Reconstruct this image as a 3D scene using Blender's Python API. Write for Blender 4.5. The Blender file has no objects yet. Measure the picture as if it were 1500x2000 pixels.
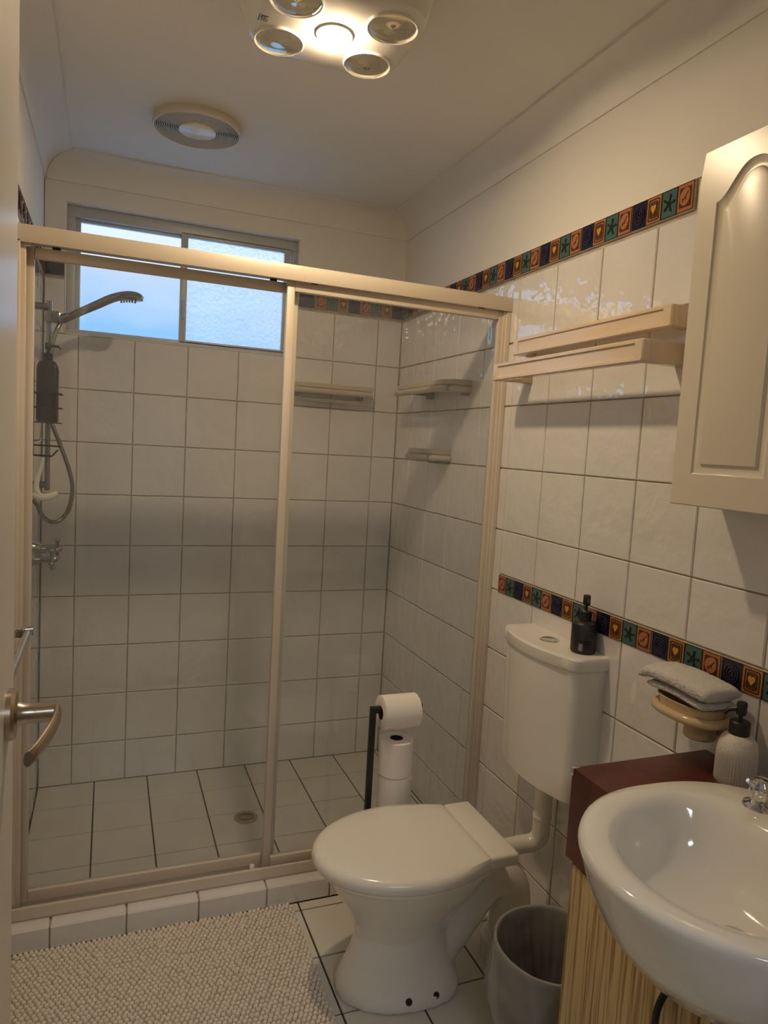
import bpy, bmesh, math, random
from mathutils import Vector, Matrix
random.seed(7)
S = bpy.context.scene
COL = S.collection
PI = math.pi

# ------------------------------------------------------------------ camera
# axes: x=0 is the tiled right wall, y=0 the tiled back wall, z=0 the main floor (metres)
F_PX = 1369.58
cam_d = bpy.data.cameras.new('camera')
cam = bpy.data.objects.new('camera', cam_d)
COL.objects.link(cam)
cam_d.sensor_fit = 'VERTICAL'
cam_d.sensor_height = 36.0
cam_d.sensor_width = 27.0
cam_d.lens = F_PX / 2000.0 * 36.0
cam_d.clip_start = 0.02
RIGHT = Vector((0.9304, -0.3620, 0.0569)); DOWN = Vector((0.0198, -0.1054, -0.9942)); FWD = Vector((0.3659, 0.9262, -0.0909))
cm = Matrix((RIGHT.normalized(), (-DOWN).normalized(), (-FWD).normalized())).transposed().to_4x4()
cm.translation = Vector((-1.1928, -2.9302, 1.3887))
cam.matrix_world = cm
S.camera = cam

# ------------------------------------------------------------------ view, sky, exposure
S.view_settings.view_transform = 'Standard'
S.view_settings.look = 'None'
S.view_settings.gamma = 1.0
S.view_settings.use_curve_mapping = False
S.view_settings.exposure = 0.0
SKY_STRENGTH = 1.35
BULB_STRENGTH = 630.0
FILL_STRENGTH = 18.0
BULB_COLOR = (1.0, 0.765, 0.485, 1)

w = bpy.data.worlds.new('sky'); S.world = w; w.use_nodes = True
nt = w.node_tree; nt.nodes.clear()
out = nt.nodes.new('ShaderNodeOutputWorld'); bg = nt.nodes.new('ShaderNodeBackground')
tc = nt.nodes.new('ShaderNodeTexCoord'); mp = nt.nodes.new('ShaderNodeMapping'); mp.inputs['Scale'].default_value = (1.6, 1.6, 4.2)
ns = nt.nodes.new('ShaderNodeTexNoise'); ns.inputs['Scale'].default_value = 1.5; ns.inputs['Detail'].default_value = 4; ns.inputs['Roughness'].default_value = 0.5
cr = nt.nodes.new('ShaderNodeValToRGB')
cr.color_ramp.elements[0].position = 0.40; cr.color_ramp.elements[0].color = (0.27, 0.58, 1.02, 1)
cr.color_ramp.elements[1].position = 0.72; cr.color_ramp.elements[1].color = (0.68, 0.80, 1.02, 1)
nt.links.new(tc.outputs['Generated'], mp.inputs['Vector']); nt.links.new(mp.outputs['Vector'], ns.inputs['Vector'])
sx = nt.nodes.new('ShaderNodeSeparateXYZ'); nt.links.new(tc.outputs['Generated'], sx.inputs['Vector'])
el = nt.nodes.new('ShaderNodeMapRange'); el.inputs['From Min'].default_value = 0.10; el.inputs['From Max'].default_value = 0.28; el.inputs['To Min'].default_value = -0.08; el.inputs['To Max'].default_value = 0.26
nt.links.new(sx.outputs['Z'], el.inputs['Value'])
ad = nt.nodes.new('ShaderNodeMath'); ad.operation = 'ADD'; nt.links.new(ns.outputs['Fac'], ad.inputs[0]); nt.links.new(el.outputs['Result'], ad.inputs[1])
nt.links.new(ad.outputs[0], cr.inputs['Fac']); nt.links.new(cr.outputs['Color'], bg.inputs['Color'])
bg.inputs['Strength'].default_value = SKY_STRENGTH
nt.links.new(bg.outputs['Background'], out.inputs['Surface'])

# ------------------------------------------------------------------ materials
def lin(c):
    return tuple((v / 255 / 12.92 if v / 255 <= 0.04045 else ((v / 255 + 0.055) / 1.055) ** 2.4) for v in c)

def mat(name, col, rough=0.5, metal=0.0, bump=None, vary=None, spec=0.5, coat=0.0, world=True):
    """principled material; bump=(scale, strength, distance), vary=(scale, amount)"""
    m = bpy.data.materials.new(name); m.use_nodes = True
    n = m.node_tree.nodes; l = m.node_tree.links; p = n['Principled BSDF']
    p.inputs['Base Color'].default_value = (*col, 1); p.inputs['Roughness'].default_value = rough
    p.inputs['Metallic'].default_value = metal; p.inputs['Specular IOR Level'].default_value = spec
    p.inputs['Coat Weight'].default_value = coat; p.inputs['Coat IOR'].default_value = 1.7
    if bump or vary:
        if world:
            src = n.new('ShaderNodeNewGeometry').outputs['Position']
        else:
            src = n.new('ShaderNodeTexCoord').outputs['Object']
    if bump:
        t = n.new('ShaderNodeTexNoise'); t.inputs['Scale'].default_value = bump[0]; t.inputs['Detail'].default_value = 2
        l.new(src, t.inputs['Vector'])
        b = n.new('ShaderNodeBump'); b.inputs['Strength'].default_value = bump[1]; b.inputs['Distance'].default_value = bump[2]
        l.new(t.outputs['Fac'], b.inputs['Height']); l.new(b.outputs['Normal'], p.inputs['Normal']); l.new(b.outputs['Normal'], p.inputs['Coat Normal'])
    if vary:
        t2 = n.new('ShaderNodeTexNoise'); t2.inputs['Scale'].default_value = vary[0]; t2.inputs['Detail'].default_value = 4
        l.new(src, t2.inputs['Vector'])
        r = n.new('ShaderNodeMapRange'); r.inputs['From Min'].default_value = 0.3; r.inputs['From Max'].default_value = 0.7
        r.inputs['To Min'].default_value = 1 - vary[1]; r.inputs['To Max'].default_value = 1 + vary[1] * 0.4
        l.new(t2.outputs['Fac'], r.inputs['Value'])
        mx = n.new('ShaderNodeMix'); mx.data_type = 'RGBA'; mx.blend_type = 'MULTIPLY'; mx.inputs['Factor'].default_value = 1
        mx.inputs['A'].default_value = (*col, 1); l.new(r.outputs['Result'], mx.inputs['B'])
        l.new(mx.outputs['Result'], p.inputs['Base Color'])
    return m

def glass_mat(name, tint, haze, gloss=0.9, bump=None, haze_noise=None, rough=0.0):
    m = bpy.data.materials.new(name); m.use_nodes = True
    n = m.node_tree.nodes; l = m.node_tree.links; n.clear()
    o = n.new('ShaderNodeOutputMaterial')
    tr = n.new('ShaderNodeBsdfTransparent'); tr.inputs['Color'].default_value = (*tint, 1)
    tl = n.new('ShaderNodeBsdfTranslucent'); tl.inputs['Color'].default_value = (0.85, 0.87, 0.88, 1)
    df = n.new('ShaderNodeBsdfDiffuse'); df.inputs['Color'].default_value = (0.8, 0.8, 0.78, 1)
    mh = n.new('ShaderNodeMixShader'); mh.inputs[0].default_value = 0.4
    l.new(tl.outputs[0], mh.inputs[1]); l.new(df.outputs[0], mh.inputs[2])
    m1 = n.new('ShaderNodeMixShader'); m1.inputs[0].default_value = haze
    if haze_noise:
        g = n.new('ShaderNodeNewGeometry'); t = n.new('ShaderNodeTexNoise'); t.inputs['Scale'].default_value = haze_noise; t.inputs['Detail'].default_value = 5
        l.new(g.outputs['Position'], t.inputs['Vector'])
        r = n.new('ShaderNodeMapRange'); r.inputs['From Min'].default_value = 0.3; r.inputs['From Max'].default_value = 0.75
        r.inputs['To Min'].default_value = haze * 0.5; r.inputs['To Max'].default_value = haze * 1.6
        l.new(t.outputs['Fac'], r.inputs['Value']); l.new(r.outputs['Result'], m1.inputs[0])
    l.new(tr.outputs[0], m1.inputs[1]); l.new(mh.outputs[0], m1.inputs[2])
    gl = n.new('ShaderNodeBsdfGlossy'); gl.inputs['Roughness'].default_value = rough
    fr = n.new('ShaderNodeLayerWeight'); fr.inputs['Blend'].default_value = 0.5
    pw = n.new('ShaderNodeMath'); pw.operation = 'POWER'; pw.inputs[1].default_value = 5.0; l.new(fr.outputs['Facing'], pw.inputs[0])
    mu = n.new('ShaderNodeMath'); mu.operation = 'MULTIPLY_ADD'; mu.inputs[1].default_value = 0.96 * gloss; mu.inputs[2].default_value = 0.04 * gloss
    l.new(pw.outputs[0], mu.inputs[0])
    m2 = n.new('ShaderNodeMixShader'); l.new(mu.outputs[0], m2.inputs[0]); l.new(m1.outputs[0], m2.inputs[1]); l.new(gl.outputs[0], m2.inputs[2])
    if bump:
        g2 = n.new('ShaderNodeNewGeometry'); v = n.new('ShaderNodeTexVoronoi'); v.inputs['Scale'].default_value = bump[0]; v.feature = 'SMOOTH_F1'
        l.new(g2.outputs['Position'], v.inputs['Vector'])
        b = n.new('ShaderNodeBump'); b.inputs['Strength'].default_value = bump[1]; b.inputs['Distance'].default_value = 0.01
        l.new(v.outputs['Distance'], b.inputs['Height'])
        for s in (tl, df, gl): l.new(b.outputs['Normal'], s.inputs['Normal'])
    l.new(m2.outputs[0], o.inputs['Surface'])
    return m

def emit_mat(name, col, strength):
    m = bpy.data.materials.new(name); m.use_nodes = True
    n = m.node_tree.nodes; l = m.node_tree.links; n.clear()
    o = n.new('ShaderNodeOutputMaterial'); e = n.new('ShaderNodeEmission')
    e.inputs['Color'].default_value = col; e.inputs['Strength'].default_value = strength
    l.new(e.outputs[0], o.inputs['Surface']); return m

def wood_mat(name, light, dark, vec_scale, rough=0.45):
    m = bpy.data.materials.new(name); m.use_nodes = True
    n = m.node_tree.nodes; l = m.node_tree.links; p = n['Principled BSDF']
    g = n.new('ShaderNodeNewGeometry'); mpn = n.new('ShaderNodeMapping'); mpn.inputs['Scale'].default_value = vec_scale
    l.new(g.outputs['Position'], mpn.inputs['Vector'])
    t = n.new('ShaderNodeTexNoise'); t.inputs['Scale'].default_value = 1.0; t.inputs['Detail'].default_value = 6; t.inputs['Roughness'].default_value = 0.65; t.inputs['Distortion'].default_value = 0.6
    l.new(mpn.outputs['Vector'], t.inputs['Vector'])
    r = n.new('ShaderNodeValToRGB')
    r.color_ramp.elements[0].position = 0.40; r.color_ramp.elements[0].color = (*dark, 1)
    r.color_ramp.elements[1].position = 0.54; r.color_ramp.elements[1].color = (*light, 1)
    l.new(t.outputs['Fac'], r.inputs['Fac']); l.new(r.outputs['Color'], p.inputs['Base Color'])
    p.inputs['Roughness'].default_value = rough
    return m

M = {}
M['plaster'] = mat('plaster_paint', (0.80, 0.765, 0.70), 0.85, bump=(260, 0.06, 0.002))
M['ceiling'] = mat('ceiling_paint', (0.82, 0.79, 0.73), 0.9, bump=(240, 0.08, 0.002))
M['tile'] = mat('wall_tile_glaze', (0.80, 0.77, 0.735), 0.08, bump=(17, 0.35, 0.012), vary=(5, 0.05), spec=0.8, coat=1.0)
M['floor_tile'] = mat('floor_tile_glaze', (0.70, 0.66, 0.58), 0.35, bump=(60, 0.06, 0.003), vary=(3, 0.08))
M['grout'] = mat('wall_grout', (0.50, 0.43, 0.33), 0.95, vary=(18, 0.3))
M['floor_grout'] = mat('floor_grout', (0.055, 0.04, 0.025), 0.95, vary=(12, 0.3))
M['decor_edge'] = mat('border_tile_glaze', (0.66, 0.60, 0.5), 0.15)
M['navy'] = mat('navy_glaze', (0.013, 0.012, 0.032), 0.12)
M['navy_line'] = mat('navy_relief_glaze', (0.035, 0.03, 0.06), 0.12)
M['orange'] = mat('orange_glaze', (0.48, 0.21, 0.06), 0.14)
M['yellow'] = mat('yellow_glaze', (0.62, 0.30, 0.05), 0.14)
M['brown'] = mat('brown_line_glaze', (0.075, 0.032, 0.014), 0.14)
M['teal'] = mat('teal_glaze', (0.06, 0.13, 0.112), 0.14)
M['dark'] = mat('dark_line_glaze', (0.018, 0.02, 0.018), 0.14)
M['terra'] = mat('terracotta_glaze', (0.42, 0.16, 0.065), 0.14)
M['alu'] = mat('champagne_aluminium', (0.70, 0.61, 0.50), 0.40, metal=0.15)
M['alu_white'] = mat('window_aluminium', (0.52, 0.53, 0.53), 0.4, metal=0.1)
M['ceramic'] = mat('white_ceramic', (0.82, 0.78, 0.71), 0.09, coat=0.3)
M['plastic_white'] = mat('white_plastic', (0.82, 0.78, 0.71), 0.18)
M['cream'] = mat('cream_ceramic', (0.62, 0.475, 0.27), 0.16)
M['cream_rail'] = mat('cream_plastic_rail', (0.70, 0.56, 0.40), 0.10)
M['cream_shelf'] = mat('beige_plastic', (0.55, 0.47, 0.36), 0.3)
M['grey_bracket'] = mat('grey_plastic_bracket', (0.22, 0.23, 0.22), 0.45)
M['chrome'] = mat('chrome', (0.75, 0.75, 0.75), 0.08, metal=1.0)
M['hose_metal'] = mat('ribbed_steel', (0.30, 0.30, 0.30), 0.25, metal=1.0)
M['shower_metal'] = mat('dull_chrome', (0.42, 0.43, 0.44), 0.16, metal=1.0)
M['nickel'] = mat('satin_nickel', (0.50, 0.42, 0.33), 0.28, metal=1.0)
M['black'] = mat('black_paint', (0.012, 0.012, 0.012), 0.45)
M['black_plastic'] = mat('black_plastic', (0.014, 0.013, 0.014), 0.42)
M['label_print'] = mat('grey_label_print', (0.10, 0.10, 0.10), 0.5)
M['white_print'] = mat('white_print', (0.6, 0.58, 0.55), 0.6)
M['paper'] = mat('tissue_paper', (0.86, 0.80, 0.73), 0.95, bump=(400, 0.25, 0.002))
M['card'] = mat('dark_core', (0.03, 0.025, 0.02), 0.95)
M['mat_pile'] = mat('chenille_pile', (0.80, 0.70, 0.58), 0.95, bump=(500, 0.3, 0.001))
M['towel'] = mat('terry_cloth', (0.84, 0.79, 0.73), 0.98, bump=(420, 1.0, 0.006))
M['oak'] = wood_mat('limed_oak', (0.62, 0.46, 0.23), (0.26, 0.155, 0.055), (60, 150, 2.6))
M['mahogany'] = wood_mat('red_laminate', (0.118, 0.026, 0.014), (0.075, 0.015, 0.009), (9, 9, 9), 0.30)
M['cab_white'] = mat('satin_cabinet_paint', (0.70, 0.63, 0.51), 0.28)
M['door_white'] = mat('door_gloss_paint', (0.74, 0.69, 0.63), 0.30)
M['stone'] = mat('speckled_stoneware', (0.72, 0.66, 0.57), 0.55, vary=(330, 0.16))
M['vent_white'] = mat('vent_plastic', (0.66, 0.60, 0.50), 0.5)
M['vent_slot'] = mat('vent_slot', (0.07, 0.06, 0.05), 0.9)
M['bin'] = mat('dark_bin', (0.045, 0.038, 0.033), 0.55)
M['drain'] = mat('brass_drain', (0.45, 0.34, 0.2), 0.35, metal=0.6)
M['mirror_chrome'] = mat('lamp_reflector', (0.72, 0.66, 0.56), 0.07, metal=0.9)
M['shower_glass'] = glass_mat('shower_glass', (0.985, 0.992, 0.988), 0.055, 0.8, haze_noise=7)
M['clear_glass'] = glass_mat('clear_window_glass', (0.96, 0.97, 0.98), 0.0)
def obscure_mat():
    m = bpy.data.materials.new('obscure_window_glass'); m.use_nodes = True
    n = m.node_tree.nodes; l = m.node_tree.links; n.clear()
    o = n.new('ShaderNodeOutputMaterial'); gl = n.new('ShaderNodeBsdfGlass'); gl.inputs['IOR'].default_value = 1.45; gl.inputs['Roughness'].default_value = 0.04
    tr = n.new('ShaderNodeBsdfTransparent'); tl = n.new('ShaderNodeBsdfTranslucent'); tl.inputs['Color'].default_value = (0.95, 0.97, 1, 1)
    g = n.new('ShaderNodeNewGeometry'); v = n.new('ShaderNodeTexVoronoi'); v.feature = 'SMOOTH_F1'; v.inputs['Scale'].default_value = 78; v.inputs['Smoothness'].default_value = 0.6
    nz = n.new('ShaderNodeTexNoise'); nz.inputs['Scale'].default_value = 30; va = n.new('ShaderNodeVectorMath'); va.operation = 'MULTIPLY_ADD'; va.inputs[1].default_value = (0.02, 0.02, 0.02)
    l.new(g.outputs['Position'], nz.inputs['Vector']); l.new(nz.outputs['Color'], va.inputs[0]); l.new(g.outputs['Position'], va.inputs[2]); l.new(va.outputs[0], v.inputs['Vector'])
    b = n.new('ShaderNodeBump'); b.inputs['Strength'].default_value = 0.8; b.inputs['Distance'].default_value = 0.008
    l.new(v.outputs['Distance'], b.inputs['Height']); l.new(b.outputs['Normal'], gl.inputs['Normal']); l.new(b.outputs['Normal'], tl.inputs['Normal'])
    m1 = n.new('ShaderNodeMixShader'); m1.inputs[0].default_value = 0.45; l.new(tr.outputs[0], m1.inputs[1]); l.new(gl.outputs[0], m1.inputs[2])
    m2 = n.new('ShaderNodeMixShader'); m2.inputs[0].default_value = 0.12; l.new(m1.outputs[0], m2.inputs[1]); l.new(tl.outputs[0], m2.inputs[2])
    l.new(m2.outputs[0], o.inputs['Surface']); return m
M['obscure_glass'] = obscure_mat()
M['liner'] = glass_mat('bin_liner_film', (0.92, 0.90, 0.87), 0.58, 1.0, bump=(16, 1.0), rough=0.12)
M['clear_plastic'] = glass_mat('clear_plastic', (0.92, 0.92, 0.9), 0.02, 1.0)
M['fill_glow'] = emit_mat('hall_fill_glow', (0.80, 0.91, 1.0, 1), FILL_STRENGTH)  # glow of the added fill panel, out of view in the hallway
M['bulb'] = emit_mat('lit_bulb', BULB_COLOR, BULB_STRENGTH)
M['hall'] = mat('hall_paint', (0.24, 0.23, 0.22), 0.9, vary=(2, 0.04))
M['hall_floor'] = mat('hall_floorboards', (0.22, 0.15, 0.09), 0.5, vary=(6, 0.15))

# ------------------------------------------------------------------ geometry helpers
class B:
    """collects geometry in WORLD coordinates and links it as one mesh object"""
    def __init__(s):
        s.v = []; s.f = []; s.mi = []; s.cur = 0
    def add(s, vs, fs):
        o = len(s.v); s.v += [tuple(v) for v in vs]
        for f in fs: s.f.append([i + o for i in f]); s.mi.append(s.cur)
        return s
    def box(s, x0, x1, y0, y1, z0, z1, bev=0.0, seg=2):
        x0, x1 = sorted((x0, x1)); y0, y1 = sorted((y0, y1)); z0, z1 = sorted((z0, z1))
        vs = [(x, y, z) for x in (x0, x1) for y in (y0, y1) for z in (z0, z1)]
        fs = [(0, 1, 3, 2), (4, 6, 7, 5), (0, 4, 5, 1), (2, 3, 7, 6), (0, 2, 6, 4), (1, 5, 7, 3)]
        if bev <= 0: return s.add(vs, fs)
        bm = bmesh.new(); bv = [bm.verts.new(v) for v in vs]
        for f in fs: bm.faces.new([bv[i] for i in f])
        bmesh.ops.bevel(bm, geom=bm.edges[:], offset=bev, segments=seg, profile=0.5, affect='EDGES', clamp_overlap=True)
        bm.verts.index_update(); s.add([v.co[:] for v in bm.verts], [[v.index for v in f.verts] for f in bm.faces]); bm.free(); return s
    def loft(s, rings, cap0=True, cap1=True, closed=True):
        n = len(rings[0]); vs = [p for r in rings for p in r]; fs = []
        for k in range(len(rings) - 1):
            for i in range(n if closed else n - 1):
                j = (i + 1) % n; fs.append((k * n + i, k * n + j, (k + 1) * n + j, (k + 1) * n + i))
        if cap0: fs.append(tuple(range(n))[::-1])
        if cap1: fs.append(tuple((len(rings) - 1) * n + i for i in range(n)))
        return s.add(vs, fs)
    def lathe(s, prof, c, axis='z', n=32, cap0=True, cap1=True):
        ax = {'x': (Vector((0, 1, 0)), Vector((0, 0, 1)), Vector((1, 0, 0))), 'y': (Vector((0, 0, 1)), Vector((1, 0, 0)), Vector((0, 1, 0))), 'z': (Vector((1, 0, 0)), Vector((0, 1, 0)), Vector((0, 0, 1)))}[axis] if isinstance(axis, str) else axis
        c = Vector(c); rings = []
        for r, h in prof:
            rings.append([tuple(c + ax[2] * h + (ax[0] * math.cos(2 * PI * i / n) + ax[1] * math.sin(2 * PI * i / n)) * max(r, 1e-5)) for i in range(n)])
        return s.loft(rings, cap0, cap1)
    def tube(s, pts, r, n=10, cap=True):
        P = [Vector(p) for p in pts]; rr = r if isinstance(r, (list, tuple)) else [r] * len(P)
        T = []
        for i in range(len(P)):
            a = P[max(i - 1, 0)]; b = P[min(i + 1, len(P) - 1)]; T.append((b - a).normalized())
        up = Vector((0, 0, 1)) if abs(T[0].z) < 0.9 else Vector((1, 0, 0))
        nrm = T[0].cross(up).normalized(); rings = []
        for i, p in enumerate(P):
            nrm = (nrm - T[i] * nrm.dot(T[i])).normalized(); bi = T[i].cross(nrm)
            rings.append([tuple(p + (nrm * math.cos(2 * PI * k / n) + bi * math.sin(2 * PI * k / n)) * rr[i]) for k in range(n)])
        return s.loft(rings, cap, cap)
    def prism(s, poly, z0, z1, fn=None):
        """poly of (a,b); fn(a,b,h) -> xyz"""
        fn = fn or (lambda a, b, h: (a, b, h))
        n = len(poly); return s.loft([[fn(a, b, z0) for a, b in poly], [fn(a, b, z1) for a, b in poly]])
    def ball(s, c, r, n=16, m=10, sc=(1, 1, 1)):
        rings = []
        for k in range(m + 1):
            t = PI * k / m - PI / 2; q = max(math.cos(t), 0.01)
            rings.append([(c[0] + r * sc[0] * q * math.cos(2 * PI * i / n), c[1] + r * sc[1] * q * math.sin(2 * PI * i / n), c[2] + r * sc[2] * math.sin(t)) for i in range(n)])
        return s.loft(rings)
    def mesh(s, name, mats, off=(0, 0, 0), smooth=True, angle=35):
        me = bpy.data.meshes.new(name)
        me.from_pydata([(v[0] - off[0], v[1] - off[1], v[2] - off[2]) for v in s.v], [], s.f)
        for mm in (mats if isinstance(mats, (list, tuple)) else [mats]): me.materials.append(M[mm] if isinstance(mm, str) else mm)
        for p, i in zip(me.polygons, s.mi): p.material_index = i
        bm = bmesh.new(); bm.from_mesh(me); bmesh.ops.recalc_face_normals(bm, faces=bm.faces[:]); bm.to_mesh(me); bm.free()
        if smooth:
            for p in me.polygons: p.use_smooth = True
            me.set_sharp_from_angle(angle=math.radians(angle))
        return me
    def build(s, name, mats, parent=None, smooth=True, angle=35):
        off = wloc(parent) if parent else (0, 0, 0)
        o = bpy.data.objects.new(name, s.mesh(name, mats, off, smooth, angle)); COL.objects.link(o)
        if parent: o.parent = parent
        return o

def wloc(o):
    v = Vector((0, 0, 0))
    while o: v = v + o.location; o = o.parent
    return v
def tag(o, label, cat, group=None, kind=None):
    if label: o['label'] = label
    if cat: o['category'] = cat
    if group: o['group'] = group
    if kind: o['kind'] = kind
    return o
def thing(name, label, cat, loc, group=None):
    o = bpy.data.objects.new(name, None); o.empty_display_size = 0.05; COL.objects.link(o); o.location = loc
    return tag(o, label, cat, group)
def struct(o, label=None):
    o['kind'] = 'structure'
    if label: o['label'] = label
    return o
def put(me, name, loc, rz=0.0, parent=None, rx=0.0, ry=0.0):
    o = bpy.data.objects.new(name, me); COL.objects.link(o); o.location = loc; o.rotation_euler = (rx, ry, rz)
    if parent: o.parent = parent
    return o
def arc(c, r, a0, a1, n):
    return [(c[0] + r * math.cos(math.radians(a0 + (a1 - a0) * i / n)), c[1] + r * math.sin(math.radians(a0 + (a1 - a0) * i / n))) for i in range(n + 1)]
def rrect(x0, x1, y0, y1, r, n=4):
    return arc((x1 - r, y1 - r), r, 0, 90, n) + arc((x0 + r, y1 - r), r, 90, 180, n) + arc((x0 + r, y0 + r), r, 180, 270, n) + arc((x1 - r, y0 + r), r, 270, 360, n)
def smoothpath(pts, n=6):
    P = [Vector(p) for p in pts]; out_ = []
    for i in range(len(P) - 1):
        a = P[max(i - 1, 0)]; b = P[i]; c = P[i + 1]; d = P[min(i + 2, len(P) - 1)]
        for k in range(n):
            t = k / n
            out_.append(0.5 * ((2 * b) + (c - a) * t + (2 * a - 5 * b + 4 * c - d) * t * t + (3 * b - a - 3 * c + d) * t ** 3))
    out_.append(P[-1]); return out_

# ------------------------------------------------------------------ room shell
XL = -1.43; YF = -2.80; ZC = 2.385
TZ = 1.945            # top of the full tile courses
STRIP0, STRIP1 = 1.954, 2.019
GR = 0.006            # grout sits this deep behind the tile faces
WX0, WX1, WZ0, WZ1 = -1.36, -0.473, 1.747, 2.225

b = B(); b.cur = 0; b.box(GR, 0.12, YF - 0.1, 0.12, -0.1, 2.02); b.cur = 1; b.box(0.002, 0.12, YF - 0.1, 0.12, 2.02, ZC + 0.1)
wall_right = struct(b.build('wall_right', ['grout', 'plaster'], smooth=False), 'cream wall tiled to above head height with plaster above')
b = B(); b.cur = 0; b.box(XL - 0.12, XL - GR, YF - 0.1, 0.12, -0.1, 2.02); b.cur = 1; b.box(XL - 0.12, XL - 0.002, YF - 0.1, 0.12, 2.02, ZC + 0.1)
wall_left = struct(b.build('wall_left', ['grout', 'plaster'], smooth=False), 'tiled wall carrying the shower fittings and towel rail')
b = B(); b.cur = 0
b.box(XL, GR, GR, 0.12, -0.1, WZ0); b.box(XL, WX0, GR, 0.12, WZ0, 2.02); b.box(WX1, GR, GR, 0.12, WZ0, 2.02)
b.cur = 1
b.box(XL, WX0, 0.002, 0.12, 2.02, WZ1); b.box(WX1, GR, 0.002, 0.12, 2.02, WZ1); b.box(XL, GR, 0.002, 0.12, WZ1, ZC + 0.1)
b.box(WX0, WX1, GR + 0.0005, 0.1195, WZ0, WZ0 + 0.003); b.box(WX0, WX0 + 0.003, GR + .0005, 0.1195, WZ0, WZ1); b.box(WX1 - 0.003, WX1, GR + .0005, 0.1195, WZ0, WZ1)
wall_back = struct(b.build('wall_back', ['grout', 'plaster'], smooth=False), 'tiled back wall of the shower with a high window')
DX0, DX1 = -1.345, -0.47   # doorway in the front wall
b = B(); b.box(XL, DX0, YF - 0.1, YF, 0, ZC + 0.1); b.box(DX1, 0.002, YF - 0.1, YF, 0, ZC + 0.1); b.box(DX0, DX1, YF - 0.1, YF, 2.07, ZC + 0.1)
wall_front = struct(b.build('wall_front', 'plaster', smooth=False))
b = B(); b.box(XL - 0.12, 0.12, YF - 0.1, 0.12, ZC, ZC + 0.12)
ceiling = struct(b.build('ceiling', 'ceiling', smooth=False), 'painted plaster ceiling')
b = B(); b.box(XL - 0.12, 0.12, YF - 0.1, -0.86, -0.15, -0.004)
floor = struct(b.build('floor', 'floor_grout', smooth=False), 'cream floor tiles with dark grout')
b = B(); b.box(XL - 0.12, 0.12, -0.86, 0.12, -0.15, -0.021)
floor_sh = struct(b.build('floor_shower', 'floor_grout', smooth=False), 'cream shower floor tiles with dark grout')
# hallway behind the camera
b = B(); b.box(-2.4, 0.6, -5.3, -5.2, -0.1, 2.5); struct(b.build('wall_hall_back', 'hall', smooth=False))
b = B(); b.box(-2.5, -2.4, -5.3, YF - 0.1, -0.1, 2.5); struct(b.build('wall_hall_left', 'hall', smooth=False))
b = B(); b.box(0.6, 0.7, -5.3, YF - 0.1, -0.1, 2.5); struct(b.build('wall_hall_right', 'hall', smooth=False))
b = B(); b.box(-2.5, XL - 0.12, YF - 0.1, YF, -0.1, 2.5); b.box(0.12, 0.7, YF - 0.1, YF, -0.1, 2.5); struct(b.build('wall_hall_front', 'hall', smooth=False))
b = B(); b.box(-2.5, 0.7, -5.3, YF - 0.1, ZC, ZC + 0.1); struct(b.build('ceiling_hall', 'hall', smooth=False))
b = B(); b.box(-2.5, 0.7, -5.3, YF - 0.1, -0.1, 0.0); struct(b.build('floor_hall', 'hall_floor', smooth=False))

# coving: concave profile along the four walls
def coving(name, p0, p1, inward, m0, m1):
    """profile swept from p0 to p1 (wall line at z), mitred ends"""
    bb = B(); D = 0.088; H = ZC - 2.303
    prof = [(0.0, -0.010), (0.006, -0.010), (0.006, 0.0)] + [(D - (D - 0.006) * math.cos(math.radians(t)), (H - 0.008) * math.sin(math.radians(t))) for t in range(9, 91, 9)] + [(D + 0.006, H - 0.008), (D + 0.006, H + 0.002), (0.0, H + 0.002)]
    p0 = Vector(p0); p1 = Vector(p1); d = (p1 - p0).normalized(); iw = Vector(inward); rings = []
    for p, sgn, mit in ((p0, 1, m0), (p1, -1, m1)):
        rings.append([tuple(p + iw * a + d * (a * sgn * mit) + Vector((0, 0, 2.303 + h))) for a, h in prof])
    bb.loft(rings)
    return struct(bb.build(name, 'plaster', angle=28), None)
coving('trim_1', (XL, 0.002, 0), (0.002, 0.002, 0), (0, -1, 0), 1, 1)
coving('trim_2', (0.002, 0.002, 0), (0.002, YF, 0), (-1, 0, 0), 1, 1)
coving('trim_3', (XL - 0.002, YF, 0), (XL - 0.002, 0.002, 0), (1, 0, 0), 1, 1)
coving('trim_4', (0.002, YF, 0), (XL, YF, 0), (0, 1, 0), 1, 1)

# ------------------------------------------------------------------ wall and floor tiles, each its own object
TILES = {}
def tile_mesh(wd, ht, matname, th=0.0075, ch=0.0022):
    key = (round(wd, 4), round(ht, 4), matname)
    if key in TILES: return TILES[key]
    a, c = wd / 2, ht / 2
    vs = []
    for (aa, cc, d) in ((a, c, th), (a, c, ch), (a - ch, c - ch, 0)):
        vs += [(-aa, d, -cc), (aa, d, -cc), (aa, d, cc), (-aa, d, cc)]
    fs = [(8, 9, 10, 11)]
    for k in (0, 4):
        for i in range(4): j = (i + 1) % 4; fs.append((k + i, k + j, k + 4 + j, k + 4 + i))
    bb = B(); bb.add(vs, fs); TILES[key] = bb.mesh('tile', matname, smooth=False); return TILES[key]
GAP = 0.0035
def course(lo, hi, first, pitch=0.2):
    """cut edges of a run of tiles between lo and hi on the joint lattice 'first + k*pitch'"""
    k = math.floor((lo - first) / pitch) - 1; e = [lo]
    while True:
        k += 1; p = first + k * pitch
        if p >= hi - 0.012: break
        if p > lo + 0.012: e.append(p)
    e.append(hi); return list(zip(e[:-1], e[1:]))
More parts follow.
